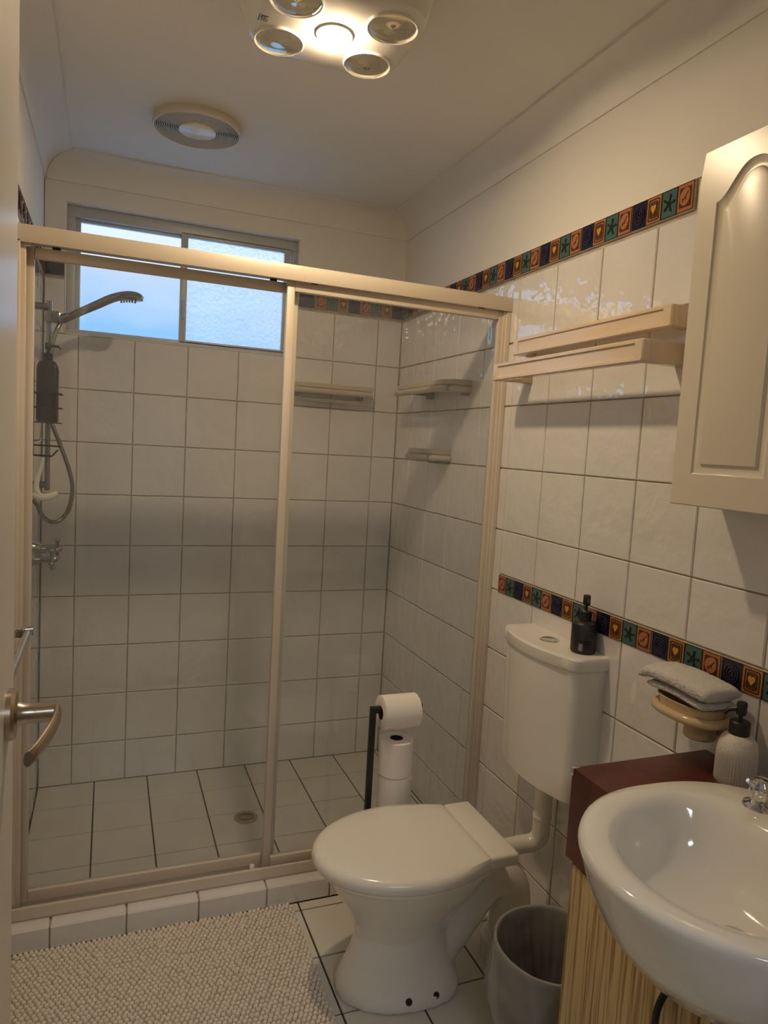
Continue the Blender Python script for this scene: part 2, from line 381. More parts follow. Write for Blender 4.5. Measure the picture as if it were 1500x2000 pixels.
def wall_tile(wall, side, u0, u1, z0, z1):
    wd, ht = u1 - u0 - GAP, z1 - z0 - GAP
    if wd < 0.008 or ht < 0.008: return
    me = tile_mesh(wd, ht, 'tile'); u, z = (u0 + u1) / 2, (z0 + z1) / 2
    jr, ju = random.uniform(-0.0035, 0.0035), random.uniform(-0.0035, 0.0035)
    if side == 'back': return put(me, 'tile', (u, 0, z), ju, wall, rx=jr)
    if side == 'right': return put(me, 'tile', (0, u, z), -PI / 2 + ju, wall)
    return put(me, 'tile', (XL, u, z), PI / 2 + ju, wall)
rows = [(max(TZ - 0.2 * (r + 1), 0.0), TZ - 0.2 * r) for r in range(10)]
LS0, LS1 = 0.9425, 1.0    # lower border on the right wall
for r, (z0, z1) in enumerate(rows):
    zb = z0 if z0 > 0 else -0.019
    # back wall
    for u0, u1 in course(XL, 0.0, -0.11):
        if r == 0:
            if u1 <= WX0 or u0 >= WX1: wall_tile(wall_back, 'back', u0, u1, zb, z1)
            else:
                if u0 < WX0 - 0.012: wall_tile(wall_back, 'back', u0, WX0, zb, z1)
                if u1 > WX1 + 0.012: wall_tile(wall_back, 'back', WX1, u1, zb, z1)
        else: wall_tile(wall_back, 'back', u0, u1, zb, z1)
    # right wall: shower part, then the part outside the screen with the lower border
    for u0, u1 in course(-2.7638, 0.0, -0.3638):
        if u1 > -0.95: wall_tile(wall_right, 'right', max(u0, -0.9638), u1, zb, z1)
        elif z0 < LS0 + 0.01 < z1 - 0.02: wall_tile(wall_right, 'right', u0, u1, LS1 + 0.002, z1)
        else: wall_tile(wall_right, 'right', u0, u1, zb, z1)
    for u0, u1 in course(-2.7638, 0.0, -0.1638):
        wall_tile(wall_left, 'left', u0, u1, zb, z1)

# ------------------------------------------------------------------ decorated border tiles
def motif_mesh(kind, wd=0.0485, ht=0.0615):
    a, c = wd / 2, ht / 2
    bb = B()
    def slab(poly, h0, h1, mi):
        bb.cur = mi; bb.prism(poly, h0, h1, lambda x, z, h: (x, -h, z))
    def ring(po, pi_, h0, h1, mi):
        bb.cur = mi; n = len(po)
        vs = [(x, -h0, z) for x, z in po] + [(x, -h1, z) for x, z in po] + [(x, -h1, z) for x, z in pi_] + [(x, -h0, z) for x, z in pi_]
        fs = []
        for k in range(3):
            for i in range(n): j = (i + 1) % n; fs.append((k * n + i, k * n + j, (k + 1) * n + j, (k + 1) * n + i))
        bb.add(vs, fs)
    slab([(-a, -c), (a, -c), (a, c), (-a, c)], -0.006, 0.0, 0)
    # thin dark edge line
    ring([(-a, -c), (a, -c), (a, c), (-a, c)], [(-a + .0016, -c + .0016), (a - .0016, -c + .0016), (a - .0016, c - .0016), (-a + .0016, c - .0016)], 0, 0.0007, 1)
    if kind == 'spiral':
        for rr in (0.006, 0.0125, 0.018):
            ring([(x, z * 1.25) for x, z in arc((0, 0), rr, 0, 345, 15)], [(x, z * 1.25) for x, z in arc((0, 0), rr - 0.0026, 0, 345, 15)], 0, 0.0022, 2)
        mats = ['navy', 'navy', 'navy_line']
    elif kind == 'heart':
        for q in (0.006, 0.0115):
            ring(rrect(-a + q, a - q, -c + q, c - q, 0.005, 3), rrect(-a + q + .0026, a - q - .0026, -c + q + .0026, c - q - .0026, 0.004, 3), 0, 0.0012, 1)
        slab(rrect(-a + .0125, a - .0125, -c + .0155, c - .0155, 0.004, 3), 0, 0.0008, 1)
        h = []
        for i in range(20):
            t = 2 * PI * i / 20; h.append((0.00052 * 16 * math.sin(t) ** 3, 0.00078 * (13 * math.cos(t) - 5 * math.cos(2 * t) - 2 * math.cos(3 * t) - math.cos(4 * t)) + 0.002))
        slab(h, 0, 0.0022, 2); mats = ['orange', 'brown', 'yellow']
    elif kind == 'star':
        for i in range(5):
            t = math.radians(78 + 72 * i); ca, sa = math.cos(t), math.sin(t); p = []
            for u, v in [(0.003, -0.0016), (0.011, -0.0022), (0.0165, -0.0030), (0.019, -0.0008), (0.019, 0.0012), (0.0165, 0.0030), (0.011, 0.0018), (0.003, 0.0016)]:
                p.append((ca * u - sa * v, (sa * u + ca * v) * 1.08))
            slab(p, 0, 0.0018, 2)
        ring(arc((0, 0), 0.0062, 0, 330, 11), arc((0, 0), 0.0032, 0, 330, 11), 0, 0.0021, 2)
        mats = ['teal', 'dark', 'dark']
    else:
        slab(rrect(-a + .007, a - .007, -c + .009, c - .009, 0.003, 3), 0, 0.0008, 1)
        p = []
        for i in range(18):
            t = 2 * PI * i / 18; q = 1.0 + 0.18 * max(0, math.cos(t - math.radians(55))) ** 6
            p.append((0.0150 * q * math.cos(t), 0.0185 * q * math.sin(t)))
        slab(p, 0, 0.0018, 0)
        for s0, s1, wdt in (((-0.007, -0.010), (0.010, 0.011), 0.0011), ((-0.002, -0.003), (-0.008, -0.004), 0.0009), ((0.003, 0.002), (0.003, -0.006), 0.0009)):
            d = Vector((s1[0] - s0[0], s1[1] - s0[1])).normalized(); nx, nz = -d.y * wdt, d.x * wdt
            slab([(s0[0] + nx, s0[1] + nz), (s0[0] - nx, s0[1] - nz), (s1[0] - nx, s1[1] - nz), (s1[0] + nx, s1[1] + nz)], 0.0015, 0.0024, 1)
        mats = ['terra', 'brown', 'terra']
    return bb.mesh('motif_' + kind, mats, smooth=False)
MOT = {k: motif_mesh(k) for k in ('spiral', 'heart', 'star', 'leaf')}
def border(wall, side, u_lo, u_hi, z0, z1, kinds):
    """one border tile from u_lo to u_hi; kinds listed in increasing u"""
    wd = u_hi - u_lo - 0.0035; n = len(kinds)
    bb = B(); bb.add(*_slab(wd, z1 - z0)); me = bb.mesh('border_tile', 'decor_edge', smooth=False)
    u, z = (u_lo + u_hi) / 2, (z0 + z1) / 2
    rz = {'back': 0, 'right': -PI / 2, 'left': PI / 2}[side]
    loc = {'back': (u, 0, z), 'right': (0, u, z), 'left': (XL, u, z)}[side]
    t = put(me, 'border_tile', loc, rz, wall)
    step = wd / n; sx = (step - 0.0006) / 0.0485; sz = (z1 - z0 - 0.0025) / 0.0615
    for i, k in enumerate(kinds):
        lu = -wd / 2 + step * (i + 0.5)
        if side == 'right': lu = -lu
        o = put(MOT[k], k + '_motif', (lu, -0.0022, 0), 0, t); o.scale = (sx, 1, sz)
def _slab(wd, ht):
    a, c = wd / 2, ht / 2
    return [(-a, -0.001, -c), (a, -0.001, -c), (a, -0.001, c), (-a, -0.001, c), (-a, 0.0075, -c), (a, 0.0075, -c), (a, 0.0075, c), (-a, 0.0075, c)], [(0, 1, 2, 3), (0, 4, 5, 1), (1, 5, 6, 2), (2, 6, 7, 3), (3, 7, 4, 0)]
SEQ = ['spiral', 'heart', 'star', 'leaf']      # far to near on the right wall
border(wall_right, 'right', -0.068, -0.001, STRIP0, STRIP1, ['star'])
for k in range(8): border(wall_right, 'right', -0.268 - 0.2003 * k, -0.068 - 0.2003 * k, STRIP0, STRIP1, SEQ[::-1])
border(wall_right, 'right', -1.063, -0.967, LS0, LS1, ['star', 'leaf'])
for k in range(8): border(wall_right, 'right', -1.2645 - 0.2015 * k, -1.063 - 0.2015 * k, LS0, LS1, SEQ[::-1])
border(wall_back, 'back', -0.2, -0.001, STRIP0, STRIP1, ['leaf', 'star', 'heart', 'spiral'])
border(wall_back, 'back', -0.403, -0.2, STRIP0, STRIP1, ['leaf', 'star', 'heart', 'spiral'])
border(wall_back, 'back', WX1, -0.403, STRIP0, STRIP1, ['spiral'])
border(wall_back, 'back', XL + 0.001, WX0, STRIP0, STRIP1, ['spiral'])
for k in range(8): border(wall_left, 'left', -0.201 - 0.2 * k, -0.001 - 0.2 * k, STRIP0, STRIP1, SEQ)

# ------------------------------------------------------------------ floor tiles and kerb
def floor_tile(par, x0, x1, y0, y1, z):
    wd, ht = x1 - x0 - 0.005, y1 - y0 - 0.005
    if wd < 0.01 or ht < 0.01: return
    put(tile_mesh(wd, ht, 'floor_tile', ch=0.0012), 'tile', ((x0 + x1) / 2, (y0 + y1) / 2, z), 0, par, rx=-PI / 2)
for y0, y1 in course(-0.86, 0.0, -0.1844, 0.201):
    for x0, x1 in course(XL, 0.0, -0.2188, 0.201): floor_tile(floor_sh, x0, x1, y0, y1, -0.017)
for y0, y1 in course(YF, -0.985, -1.023, 0.201):
    for x0, x1 in course(XL, 0.0, -0.2300, 0.2015): floor_tile(floor, x0, x1, y0, y1, 0.0)
# drain
t = thing('floor_drain', 'round grated drain set in the shower floor', 'drain', (-0.691, -0.432, -0.017))
b = B(); b.lathe([(0.044, 0.0005), (0.044, 0.003), (0.041, 0.0045), (0.031, 0.0045), (0.030, 0.002)], (-0.691, -0.432, -0.017), n=32, cap1=False); b.build('rim', 'drain', t)
b = B(); b.lathe([(0.030, 0.0002), (0.030, 0.001)], (-0.691, -0.432, -0.017), n=24); b.build('recess', 'card', t)
for i in range(8):
    a = PI * i / 8; bb = B(); dx, dy = 0.030 * math.cos(a), 0.030 * math.sin(a)
    bb.tube([(-0.691 - dx, -0.432 - dy, -0.0145), (-0.691 + dx, -0.432 + dy, -0.0145)], 0.0017, 6); bb.build('spoke', 'drain', t)
b = B(); b.lathe([(0.008, 0.0008), (0.008, 0.004)], (-0.691, -0.432, -0.017), n=16); b.build('hub', 'drain', t)
# kerb under the screen
b = B(); b.box(XL, 0, -0.979, -0.860, -0.02, 0.057)
kerb = struct(b.build('trim_5', 'grout', smooth=False), 'low tiled kerb under the shower screen')
KJ = [XL, -1.317, -1.123, -0.927, -0.729, -0.533, -0.336, -0.139, 0.0]
for x0, x1 in zip(KJ[:-1], KJ[1:]):
    wd = x1 - x0 - 0.004
    put(tile_mesh(wd, 0.061, 'tile'), 'tile', ((x0 + x1) / 2, -0.985, 0.031), 0, kerb)
    put(tile_mesh(wd, 0.121, 'tile'), 'tile', ((x0 + x1) / 2, -0.9225, 0.0635), 0, kerb, rx=-PI / 2)
    put(tile_mesh(wd, 0.073, 'tile'), 'tile', ((x0 + x1) / 2, -0.8545, 0.020), PI, kerb)

# ------------------------------------------------------------------ window
t = bpy.data.objects.new('window_1', None); COL.objects.link(t); t.location = ((WX0 + WX1) / 2, 0.06, WZ0)
struct(t, 'high sliding aluminium window with one clear and one obscure pane')
b = B()
b.box(WX0 + 0.003, WX1 - 0.003, 0.040, 0.085, WZ0 + 0.003, WZ0 + 0.022, 0.002); b.box(WX0 + 0.003, WX1 - 0.003, 0.040, 0.085, WZ1 - 0.040, WZ1, 0.002)
b.box(WX0 + 0.003, WX0 + 0.032, 0.040, 0.085, WZ0 + 0.022, WZ1 - 0.04, 0.002); b.box(WX1 - 0.026, WX1 - 0.003, 0.040, 0.085, WZ0 + 0.022, WZ1 - 0.04, 0.002)
b.build('frame', 'alu_white', t)
def sash(nm, x0, x1, y, gl, pw):
    sb = B(); z0, z1 = WZ0 + 0.014, WZ1 - 0.034
    sb.box(x0, x0 + pw, y - 0.010, y + 0.010, z0, z1, 0.0015); sb.box(x1 - pw, x1, y - 0.010, y + 0.010, z0, z1, 0.0015)
    sb.box(x0 + pw, x1 - pw, y - 0.010, y + 0.010, z0, z0 + 0.013, 0.0015); sb.box(x0 + pw, x1 - pw, y - 0.010, y + 0.010, z1 - 0.016, z1, 0.0015)
    so = sb.build(nm, 'alu_white', t)
    pb = B(); pb.box(x0 + pw, x1 - pw, y - 0.002, y + 0.002, z0 + 0.013, z1 - 0.016); pb.build('pane', gl, so, smooth=False)
    return so
sash('sash', WX0 + 0.028, -0.921, 0.072, 'clear_glass', 0.022)
s2 = sash('sash', -0.944, -0.503, 0.050, 'obscure_glass', 0.026)
b = B(); b.tube(smoothpath([(-0.932, 0.040, 1.86), (-0.930, 0.026, 1.865), (-0.930, 0.024, 1.90), (-0.930, 0.026, 1.925), (-0.932, 0.040, 1.93)]), 0.006, 8); b.build('latch_handle', 'alu_white', s2)

# ------------------------------------------------------------------ shower screen
t = thing('shower_screen', 'framed sliding glass shower screen on the tiled kerb', 'shower screen', (-0.715, -0.90, 0.0635))
b = B(); b.box(XL, 0, -0.928, -0.866, 1.853, 1.889, 0.003); b.box(XL, 0, -0.930, -0.924, 1.846, 1.889, 0.001); b.build('header_rail', 'alu', t)
b = B(); b.box(XL, 0, -0.945, -0.860, 0.0640, 0.0690, 0.001); b.box(XL, 0, -0.945, -0.936, 0.0640, 0.1010, 0.003); b.build('sill_track', 'alu', t)
b = B(); b.box(XL, XL + 0.022, -0.930, -0.868, 0.069, 1.852, 0.002); b.box(XL, XL + 0.034, -0.918, -0.905, 0.069, 1.852, 0.003); b.build('wall_jamb', 'alu', t)
b = B(); b.box(-0.016, 0, -0.926, -0.866, 0.069, 1.852, 0.002); b.box(-0.026, 0, -0.921, -0.909, 0.069, 1.852, 0.003); b.build('wall_jamb', 'alu', t)
def panel(x0, x1, yc, zb0, zb1, pw0, pw1):
    pb = B(); h = 0.010
    pb.box(x0, x0 + pw0, yc - h, yc + h, zb0, 1.846, 0.003); pb.box(x1 - pw1, x1, yc - h, yc + h, zb0, 1.846, 0.003)
    pb.box(x0 + pw0, x1 - pw1, yc - h, yc + h, zb0, zb1, 0.002); pb.box(x0 + pw0, x1 - pw1, yc - h, yc + h, 1.819, 1.846, 0.002)
    po = pb.build('sliding_panel', 'alu', t)
    gb = B(); gb.box(x0 + pw0 - 0.002, x1 - pw1 + 0.002, yc - 0.0022, yc + 0.0022, zb1 - 0.002, 1.821); gb.build('glass_pane', 'shower_glass', po, smooth=False)
    return po
pL = panel(-1.402, -0.690, -0.878, 0.082, 0.113, 0.022, 0.022)
pR = panel(-0.731, -0.022, -0.906, 0.076, 0.116, 0.023, 0.018)
for x, par, y in ((-0.764, pL, -0.878), (-1.33, pL, -0.878), (-0.10, pR, -0.906), (-0.65, pR, -0.906)):
    b = B(); b.box(x - 0.010, x + 0.010, y - 0.004, y + 0.004, 1.842, 1.868, 0.002); b.lathe([(0.010, -0.006), (0.0115, -0.003), (0.0115, 0.003), (0.010, 0.006)], (x, y, 1.860), 'y', 16); b.build('roller', 'black_plastic', par)
b = B(); b.lathe([(0.013, 0.069 - 0.069), (0.011, 0.012), (0.0085, 0.012), (0.0085, 0.033), (0.006, 0.037)], (-0.765, -0.925, 0.069), n=16); b.build('door_guide', 'plastic_white', t)

# ------------------------------------------------------------------ ceiling fittings
VX, VY = -0.952, -0.512
t = thing('exhaust_fan', 'round louvred exhaust fan on the ceiling above the shower', 'exhaust fan', (VX, VY, ZC))
b = B(); b.lathe([(0.136, 0.0), (0.137, -0.020), (0.1345, -0.0265), (0.131, -0.0265), (0.130, -0.018), (0.056, -0.018)], (VX, VY, ZC), n=64); b.build('housing', 'vent_white', t)
for i in range(13):
    r = 0.0635 + i * 0.0053
    b = B(); b.lathe([(r - 0.0010, -0.0188), (r - 0.0010, -0.0235), (r + 0.0010, -0.0235), (r + 0.0010, -0.0188)], (VX, VY, ZC), n=64, cap0=False, cap1=False); b.build('louvre_ring', 'vent_white', t)
b = B(); b.lathe([(0.0605, -0.0185), (0.130, -0.0185), (0.130, -0.0190), (0.0605, -0.0190)], (VX, VY, ZC), n=64, cap0=False, cap1=False); b.build('slot_backing', 'vent_slot', t)
b = B(); b.lathe([(0.058, -0.0182), (0.058, -0.028), (0.050, -0.031), (0.001, -0.033)], (VX, VY, ZC), n=48); b.build('centre_cap', 'plastic_white', t)

LX, LY = -0.740, -1.313
t = thing('heat_lamp_unit', 'ceiling heat lamp unit with one lit globe', 'heat lamp', (LX, LY, ZC))
b = B()
def plate(hx, hy, r, z): return [(LX + x, LY + y, z) for x, y in rrect(-hx, hx, -hy, hy, r, 8)]
b.loft([plate(0.200, 0.172, 0.085, ZC), plate(0.200, 0.172, 0.085, ZC - 0.010), plate(0.192, 0.165, 0.085, ZC - 0.035), plate(0.183, 0.157, 0.080, ZC - 0.066), plate(0.174, 0.148, 0.075, ZC - 0.074), plate(0.165, 0.139, 0.07, ZC - 0.076)])
body = b.build('body', 'plastic_white', t)
for sx in (-1, 1):
    for sy in (-1, 1):
        gx, gy = LX + sx * 0.108, LY + sy * 0.083
        b = B(); b.lathe([(0.0585, -0.072), (0.0585, -0.080), (0.056, -0.0815), (0.0535, -0.080), (0.053, -0.0765)], (gx, gy, ZC), n=36, cap0=False, cap1=False); b.build('globe_rim', 'plastic_white', t)
        b = B(); b.lathe([(0.053, -0.0775), (0.046, -0.0782), (0.030, -0.0785), (0.012, -0.0795), (0.001, -0.082)], (gx, gy, ZC), n=36, cap0=False)
        g = b.build('heat_globe', 'mirror_chrome', t)
        b = B(); b.lathe([(0.053, -0.0795), (0.044, -0.0865), (0.026, -0.0905), (0.001, -0.092)], (gx, gy, ZC), n=36, cap0=False); b.build('lens', 'clear_plastic', g)
b = B(); b.lathe([(0.041, -0.072), (0.041, -0.080), (0.0375, -0.0816)], (LX, LY, ZC), n=28); b.build('lamp_holder', 'plastic_white', t)
b = B(); b.lathe([(0.0365, -0.0818), (0.0345, -0.0855), (0.029, -0.0885), (0.020, -0.0908), (0.010, -0.0920), (0.001, -0.0924)], (LX, LY, ZC), n=32)
b.build('lit_globe', 'bulb', t)['label'] = 'glowing warm white globe'
# small dark maker's mark moulded beside a heat globe
b = B()
mx_, my_ = LX - 0.176, LY + 0.003
for (x0, x1, y0, y1) in ((0.0, 0.016, 0.0, 0.003), (0.0, 0.016, 0.010, 0.0125), (0.0, 0.003, 0.0, 0.0125), (0.007, 0.010, 0.0, 0.0125), (0.0, 0.016, 0.017, 0.0195), (-0.005, -0.0025, -0.002, 0.022)):
    b.box(mx_ + 0.012 + x0, mx_ + 0.012 + x1, my_ + y0, my_ + y1, ZC - 0.0768, ZC - 0.0750)
b.build('maker_mark', 'label_print', t, smooth=False)

# ------------------------------------------------------------------ door (open against the left wall) and towel rail
t = bpy.data.objects.new('door_1', None); COL.objects.link(t); t.location = (-1.325, -2.74, 0.0); struct(t, 'white door standing open along the left wall')
b = B(); b.box(-1.343, -1.305, -2.735, -1.913, 0.010, 2.045, 0.003); b.build('door_leaf', 'door_white', t)
RX, RY, RZ = -1.305, -1.974, 1.030
b = B(); b.lathe([(0.032, 0), (0.032, 0.006), (0.029, 0.010), (0.016, 0.012), (0.013, 0.018), (0.0125, 0.030)], (RX, RY, RZ), 'x', 32); rose = b.build('handle_rose', 'nickel', t)
b = B()
path = smoothpath([(RX + 0.028, RY, RZ), (RX + 0.050, RY + 0.004, RZ), (RX + 0.0575, RY - 0.012, RZ - 0.001), (RX + 0.052, RY - 0.045, RZ - 0.008), (RX + 0.040, RY - 0.075, RZ - 0.018), (RX + 0.032, RY - 0.088, RZ - 0.022)], 5)
b.tube([(RX + 0.024, RY, RZ), (RX + 0.056, RY, RZ)], 0.0125, 20)
rings = []
for i, p in enumerate(path[6:]):
    k = i / (len(path) - 7); hw = 0.0125 - 0.003 * k; th = 0.005
    rings.append([(p.x + th * math.cos(2 * PI * q / 14), p.y + 0.002 * math.cos(2 * PI * q / 14), p.z + hw * math.sin(2 * PI * q / 14)) for q in range(14)])
b.loft(rings); b.build('lever', 'nickel', t)
t = thing('towel_rail', 'chrome towel bar on the left wall with square bracket', 'towel rail', (XL, -1.1, 0.905))
for y in (-1.11, -1.70):
    b = B(); b.box(XL, XL + 0.010, y - 0.016, y + 0.016, 0.889, 0.921, 0.002); b.box(XL + 0.008, XL + 0.078, y - 0.011, y + 0.011, 0.894, 0.916, 0.002); b.build('bracket', 'chrome', t)
b = B(); b.tube([(XL + 0.066, -1.10, 0.905), (XL + 0.066, -1.71, 0.905)], 0.0095, 16); b.build('bar', 'chrome', t)

# ------------------------------------------------------------------ shower fittings on the left wall
t = thing('shower_riser', 'chrome shower riser rail with hand shower and hose', 'shower set', (XL, -0.30, 1.20))
b = B(); b.tube([(-1.388, -0.300, 1.18), (-1.388, -0.300, 1.81)], 0.009, 16)
for z in (1.20, 1.79): b.tube([(XL, -0.3, z), (-1.388, -0.3, z)], 0.012, 14)
b.build('rail', 'shower_metal', t)
b = B(); b.box(-1.402, -1.352, -0.318, -0.282, 1.740, 1.778, 0.006); b.tube([(-1.36, -0.3, 1.752), (-1.328, -0.3, 1.767)], [0.015, 0.013], 14); b.build('slider_clamp', 'shower_metal', t)
hp = smoothpath([(-1.350, -0.300, 1.750), (-1.29, -0.30, 1.788), (-1.24, -0.30, 1.817), (-1.20, -0.30, 1.841), (-1.165, -0.30, 1.855), (-1.13, -0.30, 1.860), (-1.094, -0.30, 1.853)], 4)
b = B(); rings = []
for i, p in enumerate(hp):
    k = i / (len(hp) - 1)
    wy = 0.012 + (0.045 * math.sin(min(1, max(0, (k - 0.52) / 0.40)) * PI / 2) if k > 0.52 else 0)
    if k > 0.9: wy *= math.sqrt(max(0.02, 1 - ((k - 0.9) / 0.1) ** 2 * 0.97))
    tz = 0.0115 + 0.003 * math.sin(PI * k)
    if k > 0.94: tz *= 0.7
    d = (hp[min(i + 1, len(hp) - 1)] - hp[max(i - 1, 0)]).normalized(); nz = Vector((-d.z, 0, d.x))
    rings.append([tuple(p + Vector((0, wy * math.cos(2 * PI * q / 18), 0)) + nz * (tz * math.sin(2 * PI * q / 18))) for q in range(18)])
b.loft(rings); hs = b.build('hand_shower', 'hose_metal', t)
for ix in range(6):
    for iy in (-1, 0, 1):
        p = hp[int(len(hp) * 0.62) + ix + 1]
        b = B(); b.lathe([(0.0035, 0), (0.003, -0.018)], (p.x, p.y + iy * 0.018, p.z - 0.002), n=8); b.build('nozzle', 'grey_bracket', hs)
hose = smoothpath([(-1.352, -0.300, 1.747), (-1.372, -0.318, 1.69), (-1.385, -0.325, 1.60), (-1.392, -0.325, 1.50), (-1.378, -0.325, 1.42), (-1.345, -0.325, 1.33), (-1.318, -0.325, 1.25), (-1.308, -0.325, 1.19), (-1.318, -0.325, 1.12), (-1.345, -0.325, 1.082), (-1.372, -0.325, 1.075), (-1.398, -0.325, 1.095), (-1.415, -0.32, 1.13), (-1.428, -0.31, 1.145)], 14)
b = B(); b.tube(hose, [0.0066 if i % 2 else 0.0078 for i in range(len(hose))], 10); b.build('hose', 'hose_metal', t)

for i, (x, y, z, lb) in enumerate(((-1.355, -0.273, 0.975, 'chrome cross-handle shower tap beside the corner of the back wall'), (-1.355, -0.507, 0.977, 'chrome cross-handle shower tap beside the screen'))):
    t = thing('shower_tap', lb, 'tap', (XL, y, z), 'shower taps')
    b = B(); b.lathe([(0.030, 0), (0.028, 0.012), (0.016, 0.026), (0.015, 0.040)], (XL, y, z), 'x', 24); b.build('flange', 'shower_metal', t)
    b = B(); b.tube([(XL + 0.036, y, z), (XL + 0.082, y, z)], 0.0085, 14)
    rot = 0.35 if i else 0.0
    for q in range(4):
        a = rot + q * PI / 2; e = (x, y + 0.030 * math.cos(a), z + 0.030 * math.sin(a))
        b.tube([(x, y, z), e], 0.0055, 10); b.ball(e, 0.0085, 12, 8)
    b.ball((x + 0.006, y, z), 0.011, 12, 8); b.build('cross_handle', 'shower_metal', t)

t = thing('shower_caddy', 'dark wire caddy with hooks on the shower wall', 'caddy', (XL, -0.43, 1.30))
b = B()
for y in (-0.475, -0.385): b.tube([(-1.424, y, 1.60), (-1.424, y, 1.30)], 0.002, 6)
for z in (1.60, 1.41, 1.335, 1.305): b.tube([(-1.424, -0.475, z), (-1.424, -0.385, z)], 0.002, 6)
b.build('back_frame', 'black_plastic', t)
b = B()
for y in (-0.475, -0.445, -0.415, -0.385): b.tube([(-1.424, y, 1.408), (-1.340, y, 1.408)], 0.002, 6)
b.tube([(-1.340, -0.475, 1.408), (-1.340, -0.385, 1.408)], 0.002, 6)
for z in (1.50, 1.455): b.tube([(-1.424, -0.475, z), (-1.338, -0.475, z), (-1.338, -0.385, z), (-1.424, -0.385, z)], 0.002, 6)
b.build('basket', 'black_plastic', t)
for y in (-0.46, -0.41):
    b = B(); b.tube(smoothpath([(-1.424, y, 1.335), (-1.36, y, 1.334), (-1.342, y, 1.333)], 3), 0.0022, 6); b.build('wire_arm', 'black_plastic', t)
    b = B(); b.tube([(-1.424, y, 1.303), (-1.365, y, 1.301), (-1.348, y, 1.322)], 0.0022, 6); b.build('hook', 'black_plastic', t)
def pump_bottle(name, label, c, h, r, mats, cap, spout_dir, ribs=0, cat='bottle', group=None, shoulder=0.03, neck=0.35, pump=0.06, square=False, sp=0.03):
    x, y, z = c; t_ = thing(name, label, cat, c, group); bb = B(); n = 88 if ribs else 32
    prof = [(r * 0.92, 0), (r, 0.006), (r, h - shoulder), (r * 0.93, h - shoulder * 0.55), (r * 0.75, h - shoulder * 0.2), (r * neck, h)]
    if ribs:
        rings = []
        prof2 = [(r * 0.92, 0), (r, 0.006)] + [(r, 0.006 + (h - shoulder - 0.02) * k / 6) for k in range(1, 7)] + prof[2:]
        for rr, hh in prof2:
            rib = 0.0016 if 0.004 < hh < h - shoulder - 0.008 else 0.0
            rings.append([(x + (rr + rib * (1 if i % 2 else -1)) * math.cos(2 * PI * i / n), y + (rr + rib * (1 if i % 2 else -1)) * math.sin(2 * PI * i / n), z + hh) for i in range(n)])
        bb.loft(rings)
    elif square:
        bb.loft([[(x + a * (1 if True else 1), y + bq, z + hh) for a, bq in rrect(-rr, rr, -rr * 1.0, rr * 1.0, rr * 0.35, 5)] for rr, hh in prof])
    else: bb.lathe(prof, c, n=n)
    body_ = bb.build('bottle_body', mats, t_)
    bb = B(); bb.lathe([(r * neck * 1.25, -0.002), (r * neck * 1.25, pump * 0.36), (r * neck * 1.05, pump * 0.40)], (x, y, z + h), n=24); bb.build('pump_collar', cap, t_)
    bb = B(); bb.lathe([(0.004, pump * 0.38), (0.004, pump * 0.62)], (x, y, z + h), n=12)
    bb.lathe([(0.0085, pump * 0.60), (0.0095, pump * 0.66), (0.0095, pump * 0.95), (0.008, pump)], (x, y, z + h), n=18)
    d = Vector(spout_dir).normalized()
    p0 = Vector((x, y, z + h + pump * 0.82)); bb.tube([p0, p0 + d * sp, p0 + d * (sp + 0.006) - Vector((0, 0, 0.008))], [0.0045, 0.004, 0.0035], 10); bb.build('pump_head', cap, t_)
    return t_, body_
pump_bottle('wash_bottle', 'black pump bottle held in the wire caddy', (-1.380, -0.430, 1.4105), 0.195, 0.031, 'black_plastic', 'black_plastic', (1, 0, 0), square=True, neck=0.36, pump=0.055, sp=0.030)
t = thing('squeegee', 'white plastic squeegee hanging from the caddy hook', 'squeegee', (-1.39, -0.46, 1.15))
b = B(); hdl = smoothpath([(-1.388, -0.475, 1.298), (-1.392, -0.475, 1.27), (-1.402, -0.475, 1.235), (-1.406, -0.475, 1.20), (-1.398, -0.475, 1.178)], 4); b.tube(hdl, [0.006 + 0.004 * i / len(hdl) for i in range(len(hdl))], 10); b.build('handle', 'plastic_white', t)
b = B(); bl = smoothpath([(-1.415, -0.475, 1.182), (-1.395, -0.475, 1.172), (-1.368, -0.475, 1.174), (-1.343, -0.475, 1.186)], 4)
b.tube(bl, [0.006 + 0.007 * math.sin(PI * (i + 1) / (len(bl) + 1)) for i in range(len(bl))], 10); b.build('blade', 'plastic_white', t)

